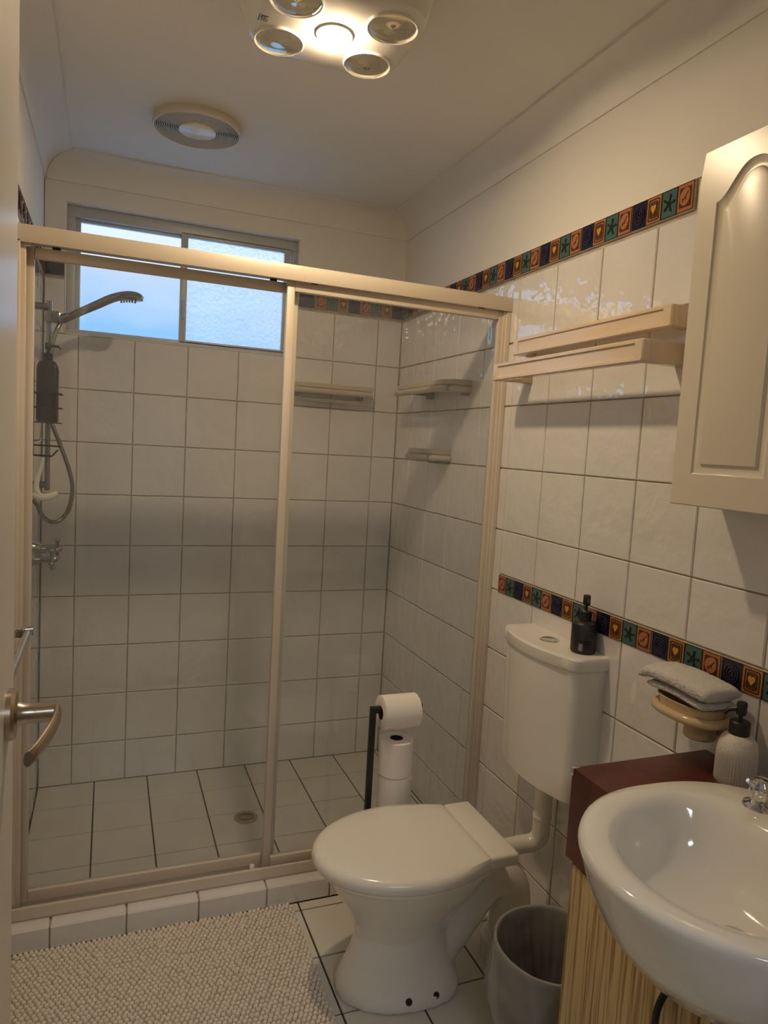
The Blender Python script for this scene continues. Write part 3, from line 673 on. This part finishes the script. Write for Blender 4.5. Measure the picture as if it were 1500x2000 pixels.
# ------------------------------------------------------------------ beige shelves inside the shower
def shower_shelf(name, label, wall, a0, a1, z, depth, round0, round1, rod=False):
    """wall 'back': runs along x from a0 to a1; wall 'right': runs along y from a0 (far) to a1 (near)"""
    L = a1 - a0
    mp_ = (lambda u, v, h: (a0 + u, -v, h)) if wall == 'back' else (lambda u, v, h: (-v, a0 - u, h))
    if wall == 'right': L = a0 - a1
    t_ = thing(name, label, 'shelf', mp_(L / 2, 0, z), 'beige shelves in the shower')
    def outline(d, ins):
        p = [(ins, 0)]
        r0, r1 = (round0, round1)
        p += [(r0 + ins - (r0) * math.cos(math.radians(q)) , d - r0 + r0 * math.sin(math.radians(q))) for q in range(0, 91, 15)] if r0 else [(ins, d)]
        p += [(L - ins - r1 + r1 * math.sin(math.radians(q)), d - r1 + r1 * math.cos(math.radians(q))) for q in range(0, 91, 15)] if r1 else [(L - ins, d)]
        p += [(L - ins, 0)]
        return p
    bb = B(); po = outline(depth, 0.0); rings = []
    for d, h in ((-0.003, 0.0125), (0, 0.0155), (0, 0.030), (-0.003, 0.033)): rings.append([mp_(u, v, z + h) for u, v in outline(depth + d, 0.002 if d else 0)])
    bb.loft(rings); bb.build('tray', 'cream_shelf', t_)
    bb = B(); pts = [mp_(u, v, z) for u, v in outline(depth + 0.004, 0.006)]
    if not round0: pts = pts[1:]
    if not round1: pts = pts[:-1]
    bb.tube(pts, 0.0120, 12); bb.build('front_rail', 'cream_shelf', t_)
    for u in ((L * 0.10, L * 0.90) if wall == 'back' else (L * 0.30, L - 0.022)):
        bb = B(); pp = [(u - 0.011, u + 0.011)]
        q0 = mp_(u - 0.011, 0.0, z - 0.022); q1 = mp_(u + 0.011, 0.030, z + 0.012)
        bb.box(q0[0], q1[0], q0[1], q1[1], q0[2], q1[2], 0.005)
        q0 = mp_(u - 0.007, 0.020, z - 0.010); q1 = mp_(u + 0.007, depth - 0.01, z + 0.013)
        bb.box(q0[0], q1[0], q0[1], q1[1], q0[2], q1[2], 0.003); bb.build('bracket', 'grey_bracket', t_)
    if rod:
        bb = B(); bb.tube([mp_(0.045, 0.03, z - 0.004), mp_(0.045, 0.055, z - 0.030), mp_(L - 0.040, 0.055, z - 0.030), mp_(L - 0.040, 0.03, z - 0.004)], 0.006, 10); bb.build('hanging_rod', 'cream_shelf', t_)
    return t_
shower_shelf('shower_shelf', 'beige shelf with hanging rod on the back wall of the shower', 'back', -0.500, -0.150, 1.608, 0.085, 0, 0, True)
shower_shelf('shower_shelf', 'long beige shelf high on the right wall of the shower', 'right', -0.235, -0.690, 1.612, 0.100, 0, 0.075)
shower_shelf('shower_shelf', 'short beige shelf beneath the long one on the right shower wall', 'right', -0.385, -0.560, 1.362, 0.100, 0, 0.075)

# ------------------------------------------------------------------ double towel rail on the right wall
t = thing('double_towel_rail', 'cream plastic double towel rail above the cistern', 'towel rail', (0, -1.37, 1.60))
def flat_rail(d, y0, y1, z, hh=0.024, nm='rail'):
    bb = B(); th = 0.020
    # front face with a recessed panel
    outer = [(y, zz) for y, zz in rrect(y1, y0, z - hh, z + hh, 0.006, 3)]
    def P(poly, x): return [(x, a, c) for a, c in poly]
    ins = lambda q: rrect(y1 + q * 1.6, y0 - q * 1.6, z - hh + q * 0.55, z + hh - q * 0.55, 0.004, 3)
    o2 = rrect(y1 + 0.003, y0 - 0.003, z - hh + 0.003, z + hh - 0.003, 0.005, 3)
    bb.loft([P(outer, -d + th), P(outer, -d + 0.003), P(o2, -d), P(ins(0.016), -d), P(ins(0.018), -d + 0.004), P(ins(0.0195), -d + 0.0042)])
    r_ = bb.build(nm, 'cream_rail', t)
    for y, s in ((y0, -1), (y1, 1)):
        e = B(); e.box(-d + 0.0195, 0, y + s * 0.0005, y + s * 0.032, z - hh + 0.001, z + hh - 0.001, 0.003); e.build('end_bracket', 'cream_rail', t)
    return r_
flat_rail(0.062, -1.050, -1.700, 1.713, 0.025)
flat_rail(0.122, -1.045, -1.688, 1.633, 0.0255)

# ------------------------------------------------------------------ mirror cabinet
t = thing('wall_cabinet', 'cream wall cabinet with arched panel doors above the basin', 'cabinet', (0, -2.2, 1.31))
b = B(); b.box(-0.110, 0, -2.60, -1.822, 1.312, 1.988, 0.001); b.build('cabinet_body', 'cab_white', t)
def cab_door(y0, y1):
    """routed door; y0 far edge, y1 near edge"""
    d = B(); xf, xb = -0.130, -0.112; W = y0 - y1; yc = (y0 + y1) / 2; Z0, Z1 = 1.310, 1.992
    def contour(q, n=28):
        hw = W / 2 - 0.048 - q; zb = 1.372 + q; zs = 1.888 - q; zt = 1.945 - q
        p = [(yc + hw, zb), (yc + hw, zs)]
        for i in range(1, n):
            s = -1 + 2 * i / n
            k = 0.5 + 0.5 * math.cos(PI * min(1, abs(s) * 1.02) ** 1.25)
            p.append((yc - hw * s, zs + (zt - zs) * k))
        p += [(yc - hw, zs), (yc - hw, zb)]
        return p
    c0 = contour(0); n = len(c0)
    # outer rectangle resampled to the same count as the contour
    outer = []
    for i, (a, c) in enumerate(c0):
        if i == 0: outer.append((y0, Z0))
        elif i == n - 1: outer.append((y1, Z0))
        elif i == 1: outer.append((y0, Z1 - 0.06))
        elif i == n - 2: outer.append((y1, Z1 - 0.06))
        else:
            s = -1 + 2 * (i - 1) / (n - 3); outer.append((yc - W / 2 * s, Z1))
    P = lambda poly, x: [(x, a, c) for a, c in poly]
    d.loft([P(outer, xb), P(outer, xf + 0.002), P([(yc + (a - yc) * 0.985, (Z0 + Z1) / 2 + (c - (Z0 + Z1) / 2) * 0.994) for a, c in outer], xf), P(c0, xf), P(contour(0.003), xf + 0.0035), P(contour(0.012), xf + 0.0060), P(contour(0.018), xf + 0.0055), P(contour(0.021), xf + 0.001), P(contour(0.024), xf + 0.0004)])
    return d.build('door', 'cab_white', t, angle=40)
cab_door(-1.816, -2.078); cab_door(-2.081, -2.340); cab_door(-2.343, -2.602)

# ------------------------------------------------------------------ toilet
TY = -1.36
t = thing('toilet', 'white toilet with closed lid facing across the room', 'toilet', (-0.45, TY, 0))
def egg(xb, xf, hw, z, n=48, pw=2.0, sk=0.0):
    """plan outline: rounded front at xf, back at xb"""
    cx = xb + (xf - xb) * 0.42; o = []
    for i in range(n):
        a = 2 * PI * i / n; ca, sa = math.cos(a), math.sin(a)
        if ca >= 0: x = cx + (xf - cx) * ca; yy = hw * sa
        else:
            x = cx - (xb - cx) * -abs(ca) ** 0.55 * -1 if False else cx + (xb - cx) * abs(ca) ** 0.62; yy = hw * math.copysign(abs(sa) ** 0.80, sa)
        o.append((x, TY + yy + sk, z))
    return o
# bowl: pedestal, flared foot and the S-trap limb, blended into one ceramic surface
b = B()
b.loft([egg(-0.305, -0.630, 0.122, 0.0), egg(-0.305, -0.630, 0.122, 0.028), egg(-0.315, -0.622, 0.108, 0.050), egg(-0.335, -0.600, 0.085, 0.10), egg(-0.345, -0.585, 0.076, 0.15), egg(-0.335, -0.592, 0.086, 0.19), egg(-0.310, -0.615, 0.108, 0.23), egg(-0.275, -0.645, 0.136, 0.28), egg(-0.250, -0.668, 0.155, 0.325), egg(-0.240, -0.680, 0.163, 0.348)])
limb = smoothpath([(-0.375, TY, 0.045), (-0.335, TY, 0.09), (-0.275, TY, 0.165), (-0.225, TY, 0.225), (-0.175, TY, 0.240), (-0.140, TY, 0.205), (-0.130, TY, 0.15), (-0.130, TY, 0.075)], 4)
b.tube(limb, [0.058] * len(limb), 18)
b.box(-0.270, -0.188, TY - 0.05, TY + 0.05, 0.27, 0.345, 0.015)
bowl = b.build('bowl', 'ceramic', t)
rm = bowl.modifiers.new('blend', 'REMESH'); rm.mode = 'VOXEL'; rm.voxel_size = 0.006; rm.use_smooth_shade = True
sm = bowl.modifiers.new('smooth', 'SMOOTH'); sm.factor = 0.5; sm.iterations = 9
def lid_outline(xb, xf, wb, wm, z, xm=-0.455):
    half = [(xb, wb)]
    for i in range(1, 9):
        k = i / 9; half.append((xb + (xm - xb) * k, wb + (wm - wb) * math.sin(k * PI / 2)))
    for i in range(0, 19): half.append((xm + (xf - xm) * math.sin(PI / 2 * i / 18), wm * math.cos(PI / 2 * i / 18)))
    return [(x, TY + w_, z) for x, w_ in half] + [(x, TY - w_, z) for x, w_ in half[::-1][1:]]
b = B(); b.loft([lid_outline(-0.288, -0.685, 0.130, 0.168, 0.336), lid_outline(-0.286, -0.690, 0.134, 0.173, 0.340), lid_outline(-0.286, -0.690, 0.134, 0.173, 0.348), lid_outline(-0.288, -0.685, 0.130, 0.168, 0.352)]); b.build('seat', 'plastic_white', t)
b = B(); b.loft([lid_outline(-0.290, -0.694, 0.135, 0.175, 0.349), lid_outline(-0.288, -0.700, 0.138, 0.180, 0.352), lid_outline(-0.287, -0.706, 0.140, 0.185, 0.361), lid_outline(-0.287, -0.706, 0.140, 0.185, 0.370), lid_outline(-0.287, -0.702, 0.139, 0.181, 0.379), lid_outline(-0.288, -0.692, 0.137, 0.173, 0.385), lid_outline(-0.292, -0.670, 0.128, 0.155, 0.3880), lid_outline(-0.31, -0.60, 0.09, 0.11, 0.3895)]); b.build('lid', 'plastic_white', t)
b = B(); b.box(-0.2855, -0.203, TY - 0.139, TY + 0.139, 0.352, 0.3865, 0.008, 3); b.build('hinge_cover', 'plastic_white', t)
for s in (-1, 1):
    b = B(); b.lathe([(0.016, 0.325 - 0.345), (0.016, 0.0)], (-0.222, TY + s * 0.085, 0.352), n=12); b.build('hinge_nut', 'label_print', t)
for x in (-0.478, -0.404):
    b = B(); dd = Vector((0, -1, 0.35)).normalized(); b.tube([Vector((x, -1.455, 0.026)), Vector((x, -1.4785, 0.032))], 0.0085, 16); b.build('fixing_screw', 'black_plastic', t)
b = B(); b.lathe([(0.072, 0.0), (0.072, 0.05), (0.066, 0.055), (0.060, 0.055)], (-0.130, TY, 0.0005), n=28); b.build('floor_collar', 'plastic_white', t)

t = thing('cistern', 'white wall-hung cistern with chrome flush button', 'cistern', (0, -1.345, 0.51))
def cis(d0, bulge, ys, z, r=0.034, n=16):
    yc = -1.3475; p = [(0, yc + ys, z)]
    p += [(-(d0 - r) - r * math.sin(math.radians(q)), yc + ys - r + r * math.cos(math.radians(q)), z) for q in range(0, 90, 10)]
    for i in range(n + 1):
        k = -1 + 2 * i / n; p.append((-(d0 + bulge * (1 - k * k)), yc - (ys - r) * k, z))
    p += [(-(d0 - r) - r * math.cos(math.radians(q)), yc - ys + r - r * math.sin(math.radians(q)), z) for q in range(10, 91, 10)]
    p.append((0, yc - ys, z)); return p
b = B(); b.loft([cis(0.080, 0.020, 0.158, 0.498), cis(0.090, 0.022, 0.165, 0.504), cis(0.093, 0.024, 0.168, 0.55), cis(0.100, 0.026, 0.173, 0.856)]); b.build('tank', 'plastic_white', t)
b = B(); b.loft([cis(0.104, 0.027, 0.178, 0.855), cis(0.106, 0.027, 0.180, 0.860), cis(0.106, 0.027, 0.180, 0.884), cis(0.103, 0.026, 0.177, 0.889), cis(0.09, 0.022, 0.165, 0.8905)]); b.build('tank_lid', 'plastic_white', t)
b = B(); b.lathe([(0.0265, 0), (0.0265, 0.003), (0.024, 0.0045), (0.0205, 0.0035), (0.001, 0.003)], (-0.062, -1.352, 0.8900), n=32); b.build('flush_button', 'chrome', t)
t = thing('flush_pipe', 'white plastic flush pipe from the cistern to the back of the toilet', 'pipe', (-0.058, -1.378, 0.312))
b = B(); px, py = -0.058, -1.378
pp = [(px, py, 0.4975), (px, py, 0.43)] + [(px - 0.040 + 0.040 * math.cos(math.radians(q)), py + (TY - py) * q / 90, 0.345 - 0.0 - 0.030 * math.sin(math.radians(q))) for q in range(0, 91, 15)] + [(-0.16, TY, 0.313), (-0.190, TY, 0.312)]
b.tube(pp, 0.0245, 18); b.build('bent_tube', 'plastic_white', t)
b = B(); b.tube([(px, py, 0.396), (px, py, 0.404)], 0.0262, 18); b.build('pipe_joint', 'plastic_white', t)
# bottle on the cistern, with printed lines and barcode
t, body_ = pump_bottle('spray_bottle', 'black pump bottle with printed label standing on the cistern lid', (-0.0370, -1.4655, 0.8910), 0.084, 0.0325, 'black_plastic', 'black_plastic', (-0.3, -1, 0), neck=0.38, shoulder=0.012, pump=0.066, sp=0.012)
def on_bottle(ang, z, r=0.0327): return (-0.0370 + r * math.cos(ang), -1.4655 + r * math.sin(ang), z)
b = B(); A0 = math.radians(228)
for k, wdt in enumerate((2, 1, 1, 2, 1, 2, 1, 1, 2)):
    a = A0 - k * 0.035
    b.add([on_bottle(a, 0.900), on_bottle(a + 0.010 * wdt, 0.900), on_bottle(a + 0.010 * wdt, 0.919), on_bottle(a, 0.919)], [(0, 1, 2, 3)])
b.build('barcode', 'white_print', body_, smooth=False)
b = B()
for k in range(7):
    z = 0.930 + k * 0.005; vs = []; n = 8 - (k % 3)
    for i in range(n): a = math.radians(215 + i * 9); vs += [on_bottle(a, z), on_bottle(a, z + 0.0016)]
    b.add(vs, [(2 * i, 2 * i + 2, 2 * i + 3, 2 * i + 1) for i in range(n - 1)])
b.build('label_lines', 'label_print', body_, smooth=False)

# ------------------------------------------------------------------ paper stand and rolls
SY = -1.10
t = thing('paper_stand', 'black metal toilet paper stand behind the toilet', 'paper holder', (-0.40, SY, 0))
b = B(); b.box(-0.480, -0.300, SY - 0.075, SY + 0.075, 0.0005, 0.008, 0.002); b.build('base_plate', 'black', t)
b = B(); b.box(-0.4765, -0.4605, SY - 0.008, SY + 0.008, 0.008, 0.642, 0.001); b.build('post', 'black', t)
b = B(); b.box(-0.4605, -0.446, SY - 0.008, SY + 0.008, 0.624, 0.642, 0.001); b.tube([(-0.448, SY, 0.633), (-0.318, SY, 0.633)], 0.008, 14); b.lathe([(0.012, 0), (0.012, 0.004)], (-0.320, SY, 0.633), 'x', 20); b.build('arm', 'black', t)
b = B(); b.tube([(-0.388, SY, 0.008), (-0.388, SY, 0.50)], 0.006, 12); b.build('spare_rod', 'black', t)
def roll(c, axis, r, h, rc, label, group):
    t_ = thing('toilet_roll', label, 'toilet roll', c, group); n = 40
    bb = B(); bb.lathe([(rc, -h / 2), (r - 0.003, -h / 2), (r, -h / 2 + 0.002), (r, h / 2 - 0.002), (r - 0.003, h / 2), (rc, h / 2)], c, axis, n, False, False); bb.build('paper', 'paper', t_)
    bb = B(); bb.lathe([(rc, -h / 2 + 0.0005), (rc, h / 2 - 0.0005), (rc - 0.001, h / 2 - 0.0005), (rc - 0.001, -h / 2 + 0.0005), (rc, -h / 2 + 0.0005)], c, axis, n, False, False); bb.build('core', 'card', t_)
    return t_
tr_ = roll((-0.3885, SY, 0.6225), 'x', 0.050, 0.112, 0.020, 'toilet roll hanging on the arm of the black stand', 'toilet rolls')
b = B(); rr = 0.0503
b.loft([[(-0.3885 + s * 0.055, SY + rr * math.cos(math.radians(q)), 0.6225 + rr * math.sin(math.radians(q))) for s in (-1, 1)] for q in range(120, 330, 15)], False, False, closed=False); b.build('loose_sheet', 'paper', tr_)
SPL = ['topmost spare roll stacked on the black stand', 'second spare roll under the topmost one on the stand', 'third spare roll down the stack on the stand', 'fourth spare roll down the stack on the stand', 'lowest spare roll resting on the base plate of the stand']
for k in range(5): roll((-0.388 + (0.001 if k % 2 else -0.001), SY, 0.5425 - 0.1065 * (k + 0.5)), 'z', 0.0505, 0.105, 0.0195, SPL[k], 'toilet rolls')

# ------------------------------------------------------------------ bath mat
t = thing('bath_mat', 'cream chenille bath mat lying in front of the shower kerb', 'bath mat', (-1.03, -1.235, 0))
b = B(); b.box(-1.405, -0.657, -1.470, -1.000, 0.0005, 0.008, 0.002); b.build('backing', 'mat_pile', t)
b = B(); nx, ny = 58, 37
for i in range(nx):
    for j in range(ny):
        px = -1.400 + 0.740 * (i + 0.5 + (0.25 if j % 2 else -0.25)) / nx; py = -1.004 - 0.462 * (j + 0.5) / ny
        px += random.uniform(-.001, .001); py += random.uniform(-.001, .001); r = random.uniform(0.0060, 0.0067)
        ang = random.uniform(-0.5, 0.5); ca, sa = math.cos(ang), math.sin(ang); tx, ty = random.uniform(-.0015, .0015), random.uniform(-.0015, .0015); hh = random.uniform(0.019, 0.022)
        rings = []
        for (q, z) in ((0.75, 0.007), (1.0, 0.012), (0.86, hh * 0.85), (0.42, hh)):
            k = (z - 0.007) / 0.015
            rings.append([(px + tx * k + q * r * (ca * 1.08 * math.cos(a) - sa * 0.9 * math.sin(a)), py + ty * k + q * r * (sa * 1.08 * math.cos(a) + ca * 0.9 * math.sin(a)), z) for a in [2 * PI * m / 7 for m in range(7)]])
        b.loft(rings, False, True)
b.build('pile', 'mat_pile', t, angle=80)['kind'] = 'stuff'

# ------------------------------------------------------------------ waste bin with liner
BX, BY = -0.222, -1.682
t = thing('waste_bin', 'round dark waste bin with clear plastic liner beside the vanity', 'bin', (BX, BY, 0))
b = B(); b.lathe([(0.001, 0.006), (0.096, 0.006), (0.128, 0.276), (0.132, 0.276), (0.132, 0.270), (0.1005, 0.0005), (0.001, 0.0005)], (BX, BY, 0), n=40, cap0=False, cap1=False); b.build('bin_body', 'bin', t)
b = B(); n = 144; rings = []
ph = [random.uniform(0, 6.28) for _ in range(8)]
def fold(a, amp): return amp * ((1 - 2 * abs(math.sin(3.5 * a + ph[0])) ** 0.6) + 0.8 * (1 - 2 * abs(math.sin(6 * a + ph[1])) ** 0.6) + 0.6 * math.sin(19 * a + ph[2]) + 0.5 * math.sin(29 * a + ph[3])) / 2
for (r, z, amp, dz) in ((0.080, 0.03, 0.005, 0), (0.094, 0.10, 0.004, 0), (0.106, 0.19, 0.004, 0), (0.1215, 0.262, 0.0012, 0), (0.1285, 0.281, 0.0004, 0.001), (0.1345, 0.281, 0.0005, 0.001), (0.1385, 0.262, 0.0015, 0), (0.148, 0.21, 0.005, 0.006), (0.152, 0.17, 0.006, 0.008), (0.146, 0.13, 0.007, 0.010), (0.134, 0.075, 0.008, 0.020)):
    rings.append([(BX + (r + fold(2 * PI * i / n + z * 2.2, amp * 1.7)) * math.cos(2 * PI * i / n), BY + (r + fold(2 * PI * i / n + z * 2.2, amp * 1.7)) * math.sin(2 * PI * i / n), z + dz * math.sin(3 * 2 * PI * i / n + ph[4])) for i in range(n)])
b.loft(rings, False, False); b.build('liner', 'liner', t, angle=60)

# ------------------------------------------------------------------ vanity
VY0, VY1 = -1.850, -2.560
t = thing('vanity_cabinet', 'limed oak vanity cabinet under the basin', 'cabinet', (-0.17, -2.2, 0))
b = B(); b.box(-0.318, -0.0, VY1 + 0.01, VY0 - 0.014, 0.0005, 0.609, 0.001); b.build('carcass', 'oak', t, smooth=False)
for y0, y1, hy in ((-1.866, -2.190, -2.136), (-2.194, -2.545, -2.248)):
    b = B(); b.box(-0.337, -0.319, y1, y0, 0.06, 0.604, 0.002); d = b.build('door', 'oak', t)
    b = B(); b.tube(smoothpath([(-0.337, hy, 0.548), (-0.352, hy, 0.545), (-0.363, hy, 0.52), (-0.365, hy, 0.49), (-0.360, hy, 0.462), (-0.348, hy, 0.445), (-0.337, hy, 0.443)], 4), [0.0055] * 25, 10)
    for z in (0.548, 0.443): b.lathe([(0.009, 0), (0.008, -0.004)], (-0.337, hy, z), 'x', 14)
    b.build('handle', 'black', d)
t = thing('benchtop', 'dark red laminate benchtop with deep front edge', 'benchtop', (-0.17, -2.2, 0.61))
cut = []
for i in range(33):
    q = math.radians(-88 + 176 * i / 32)
    cut.append((-0.315 + 0.215 * math.cos(q) ** 0.72 if math.cos(q) > 0 else -0.315, -2.22 - 0.205 * math.copysign(abs(math.sin(q)) ** 0.86, math.sin(q))))
poly = [(-0.3405, VY0), (0, VY0), (0, VY1), (-0.3405, VY1), (-0.3405, -2.425)] + [c for c in cut[::-1]] + [(-0.3405, -2.015)]
poly = [(-0.3405, VY0), (0, VY0), (0, VY1), (-0.3405, VY1), (-0.3405, cut[-1][1])] + cut[::-1] + [(-0.3405, cut[0][1])]
b = B(); b.prism(poly, 0.750, 0.790); b.build('top_slab', 'mahogany', t, smooth=False)
b = B(); b.box(-0.3405, -0.3225, VY1, VY0, 0.6105, 0.638); b.box(-0.3405, -0.3225, -2.022, VY0, 0.638, 0.7495); b.box(-0.3405, -0.3225, VY1, -2.418, 0.638, 0.7495); b.build('front_fascia', 'mahogany', t, smooth=False)
b = B(); b.box(-0.322, 0, VY0 - 0.013, VY0, 0.6105, 0.7495, 0.001); b.build('end_fascia', 'mahogany', t)
b = B(); b.box(-0.3435, -0.3260, VY0 - 0.006, VY0 + 0.0025, 0.7760, 0.7920, 0.0012); b.build('corner_cap', 'chrome', t)
b = B(); b.box(-0.006, 0, VY1, VY0 - 0.02, 0.7905, 0.800, 0.001); b.build('wall_bead', 'decor_edge', t)

t = thing('basin', 'white oval semi-recessed basin overhanging the benchtop', 'basin', (-0.315, -2.22, 0.66))
CX, CY = -0.315, -2.22
def ov(b_f, b_b, a, z, n=64, cx=CX):
    o = []
    for i in range(n):
        q = 2 * PI * i / n; c, s = math.cos(q), math.sin(q)
        if c >= 0: o.append((cx - b_f * c, CY + a * s, z))
        else: o.append((cx + b_b * abs(c) ** 0.72, CY + a * math.copysign(abs(s) ** 0.86, s), z))
    return o
b = B()
b.loft([ov(0.05, 0.05, 0.05, 0.640), ov(0.120, 0.12, 0.120, 0.648), ov(0.165, 0.17, 0.165, 0.672), ov(0.200, 0.20, 0.197, 0.715), ov(0.222, 0.225, 0.214, 0.765), ov(0.234, 0.236, 0.223, 0.800), ov(0.238, 0.240, 0.227, 0.812), ov(0.235, 0.238, 0.225, 0.821), ov(0.226, 0.232, 0.217, 0.8245),
        ov(0.196, 0.126, 0.188, 0.823), ov(0.186, 0.114, 0.178, 0.818), ov(0.178, 0.103, 0.170, 0.805), ov(0.165, 0.090, 0.156, 0.77), ov(0.140, 0.075, 0.132, 0.73), ov(0.095, 0.055, 0.09, 0.705), ov(0.03, 0.03, 0.03, 0.695)])
b.build('bowl', 'ceramic', t, angle=60)
b = B(); b.lathe([(0.022, 0.0), (0.022, 0.003), (0.016, 0.004), (0.001, 0.002)], (CX, CY, 0.6955), n=24); b.build('waste', 'chrome', t)
def tap(y, label):
    c = (-0.160, y, 0.8235); t_ = thing('basin_tap', label, 'tap', c, 'basin taps')
    bb = B(); bb.lathe([(0.027, 0), (0.026, 0.003), (0.019, 0.0055), (0.015, 0.007)], c, n=28); bb.build('base_flange', 'chrome', t_)
    bb = B(); n = 40; rings = []
    for r, h, fl in ((0.0145, 0.006, 0), (0.0155, 0.012, 0), (0.018, 0.016, 0.0016), (0.0178, 0.030, 0.0022), (0.016, 0.038, 0.0022), (0.0125, 0.043, 0.001), (0.012, 0.0475, 0), (0.001, 0.049, 0)):
        rings.append([(c[0] + (r + fl * math.cos(6 * 2 * PI * i / n)) * math.cos(2 * PI * i / n), c[1] + (r + fl * math.cos(6 * 2 * PI * i / n)) * math.sin(2 * PI * i / n), c[2] + h) for i in range(n)])
    bb.loft(rings); bb.tube([(c[0] - 0.012, c[1] + 0.003, c[2] + 0.036), (c[0] - 0.026, c[1] + 0.006, c[2] + 0.046)], [0.006, 0.0035], 10); bb.build('handle', 'chrome', t_)
tap(-2.115, 'chrome fluted basin tap handle beside the ribbed soap bottle')
tap(-2.325, 'chrome fluted basin tap handle on the far side of the spout from the soap bottle')
t = thing('basin_spout', 'chrome basin spout between the two tap handles', 'spout', (-0.13, CY, 0.8235))
b = B(); b.lathe([(0.024, 0), (0.023, 0.004), (0.016, 0.008)], (-0.13, CY, 0.8235), n=24); b.build('flange', 'chrome', t)
b = B(); b.tube(smoothpath([(-0.13, CY, 0.826), (-0.13, CY, 0.87), (-0.145, CY, 0.90), (-0.19, CY, 0.905), (-0.235, CY, 0.888), (-0.245, CY, 0.875)], 5), 0.0115, 16); b.build('spout_tube', 'chrome', t)

pump_bottle('soap_bottle', 'ribbed stoneware soap bottle with black pump on the benchtop', (-0.068, -1.984, 0.7905), 0.098, 0.0355, 'stone', 'black_plastic', (-1, 0.75, -0.35), ribs=1, neck=0.42, shoulder=0.030, pump=0.060, sp=0.024)

# ------------------------------------------------------------------ soap holder and folded cloth
SX, SYC, SZ = -0.066, -1.862, 0.884
t = thing('soap_holder', 'cream ceramic soap holder on the wall above the benchtop', 'soap holder', (0, SYC, 0.83))
b = B(); pts = []
for i in range(40):
    q = 2 * PI * i / 40; pts.append((SX + 0.052 * math.copysign(abs(math.cos(q)) ** 0.8, math.cos(q)), SYC + 0.075 * math.copysign(abs(math.sin(q)) ** 0.8, math.sin(q)), SZ))
b.tube(pts + [pts[0]], 0.0095, 12, cap=False); b.build('ring', 'cream', t)
b = B(); rings = []
for r0, z in ((0.72, 0.872), (0.86, 0.876), (0.90, 0.893), (0.95, 0.908), (0.98, 0.910), (0.94, 0.911), (0.88, 0.898), (0.70, 0.882)):
    rings.append([(SX + 0.052 * r0 * math.copysign(abs(math.cos(q)) ** 0.8, math.cos(q)), SYC + 0.075 * r0 * math.copysign(abs(math.sin(q)) ** 0.8, math.sin(q)), z) for q in [2 * PI * i / 40 for i in range(40)]])
b.loft(rings); b.build('dish', 'cream', t)
b = B(); b.lathe([(0.030, 0.0), (0.033, 0.003), (0.032, 0.02), (0.030, 0.05)], (-0.034, SYC + 0.002, 0.826), n=28); b.build('wall_mount', 'cream', t)
t = thing('folded_cloth', 'folded white terry cloth lying in the cream soap holder', 'cloth', (SX, SYC, 0.912))
def puff(u0, u1, zc_, hx, hz, x0, droop, seed):
    """one folded layer: superellipse section swept along y with a soft noisy nap"""
    rnd = random.Random(seed); bb = B(); rings = []; nu, nv = 80, 64
    for i in range(nu + 1):
        k = i / nu; y = u0 + (u1 - u0) * k
        e0 = min(1, k / 0.16); e1 = min(1, (1 - k) / 0.10)
        sc = (0.25 + 0.75 * math.sqrt(1 - (1 - e0) ** 2)) * (0.30 + 0.70 * math.sqrt(1 - (1 - e1) ** 2))
        sw = (0.80 + 0.20 * e0) * (0.93 + 0.07 * e1); zz = zc_ - droop * (1 - e0) ** 2 + 0.005 * math.sin(PI * k)
        ring = []
        for j in range(nv):
            q = 2 * PI * j / nv; c, sn = math.cos(q), math.sin(q); nz_ = rnd.uniform(-0.0013, 0.0013)
            ring.append((x0 + hx * sw * math.copysign(abs(c) ** 0.65, c) + nz_ + 0.003 * math.sin(5 * k), y + nz_, zz + (hz * sc + nz_) * math.copysign(abs(sn) ** 0.8, sn)))
        rings.append(ring)
    bb.loft(rings); return bb.build('fold', 'towel', t, angle=80)
puff(-1.775, -1.938, 0.9205, 0.047, 0.0090, SX - 0.004, 0.0, 1)
puff(-1.757, -1.947, 0.9455, 0.052, 0.0160, SX - 0.007, 0.013, 3)

# ------------------------------------------------------------------ unseen fill panel added behind the camera to brighten the lower room
t = thing('hall_fill', 'added flat fill panel, unseen, under the hallway ceiling outside the doorway', 'fill light', (-0.90, -4.2, ZC))
b = B(); b.box(-1.52, -0.28, -4.37, -4.03, ZC - 0.045, ZC, 0.004); b.build('fill_casing', 'plastic_white', t)
b = B(); b.box(-1.50, -0.30, -4.35, -4.05, ZC - 0.050, ZC - 0.0455); b.build('fill_face', 'fill_glow', t, smooth=False)
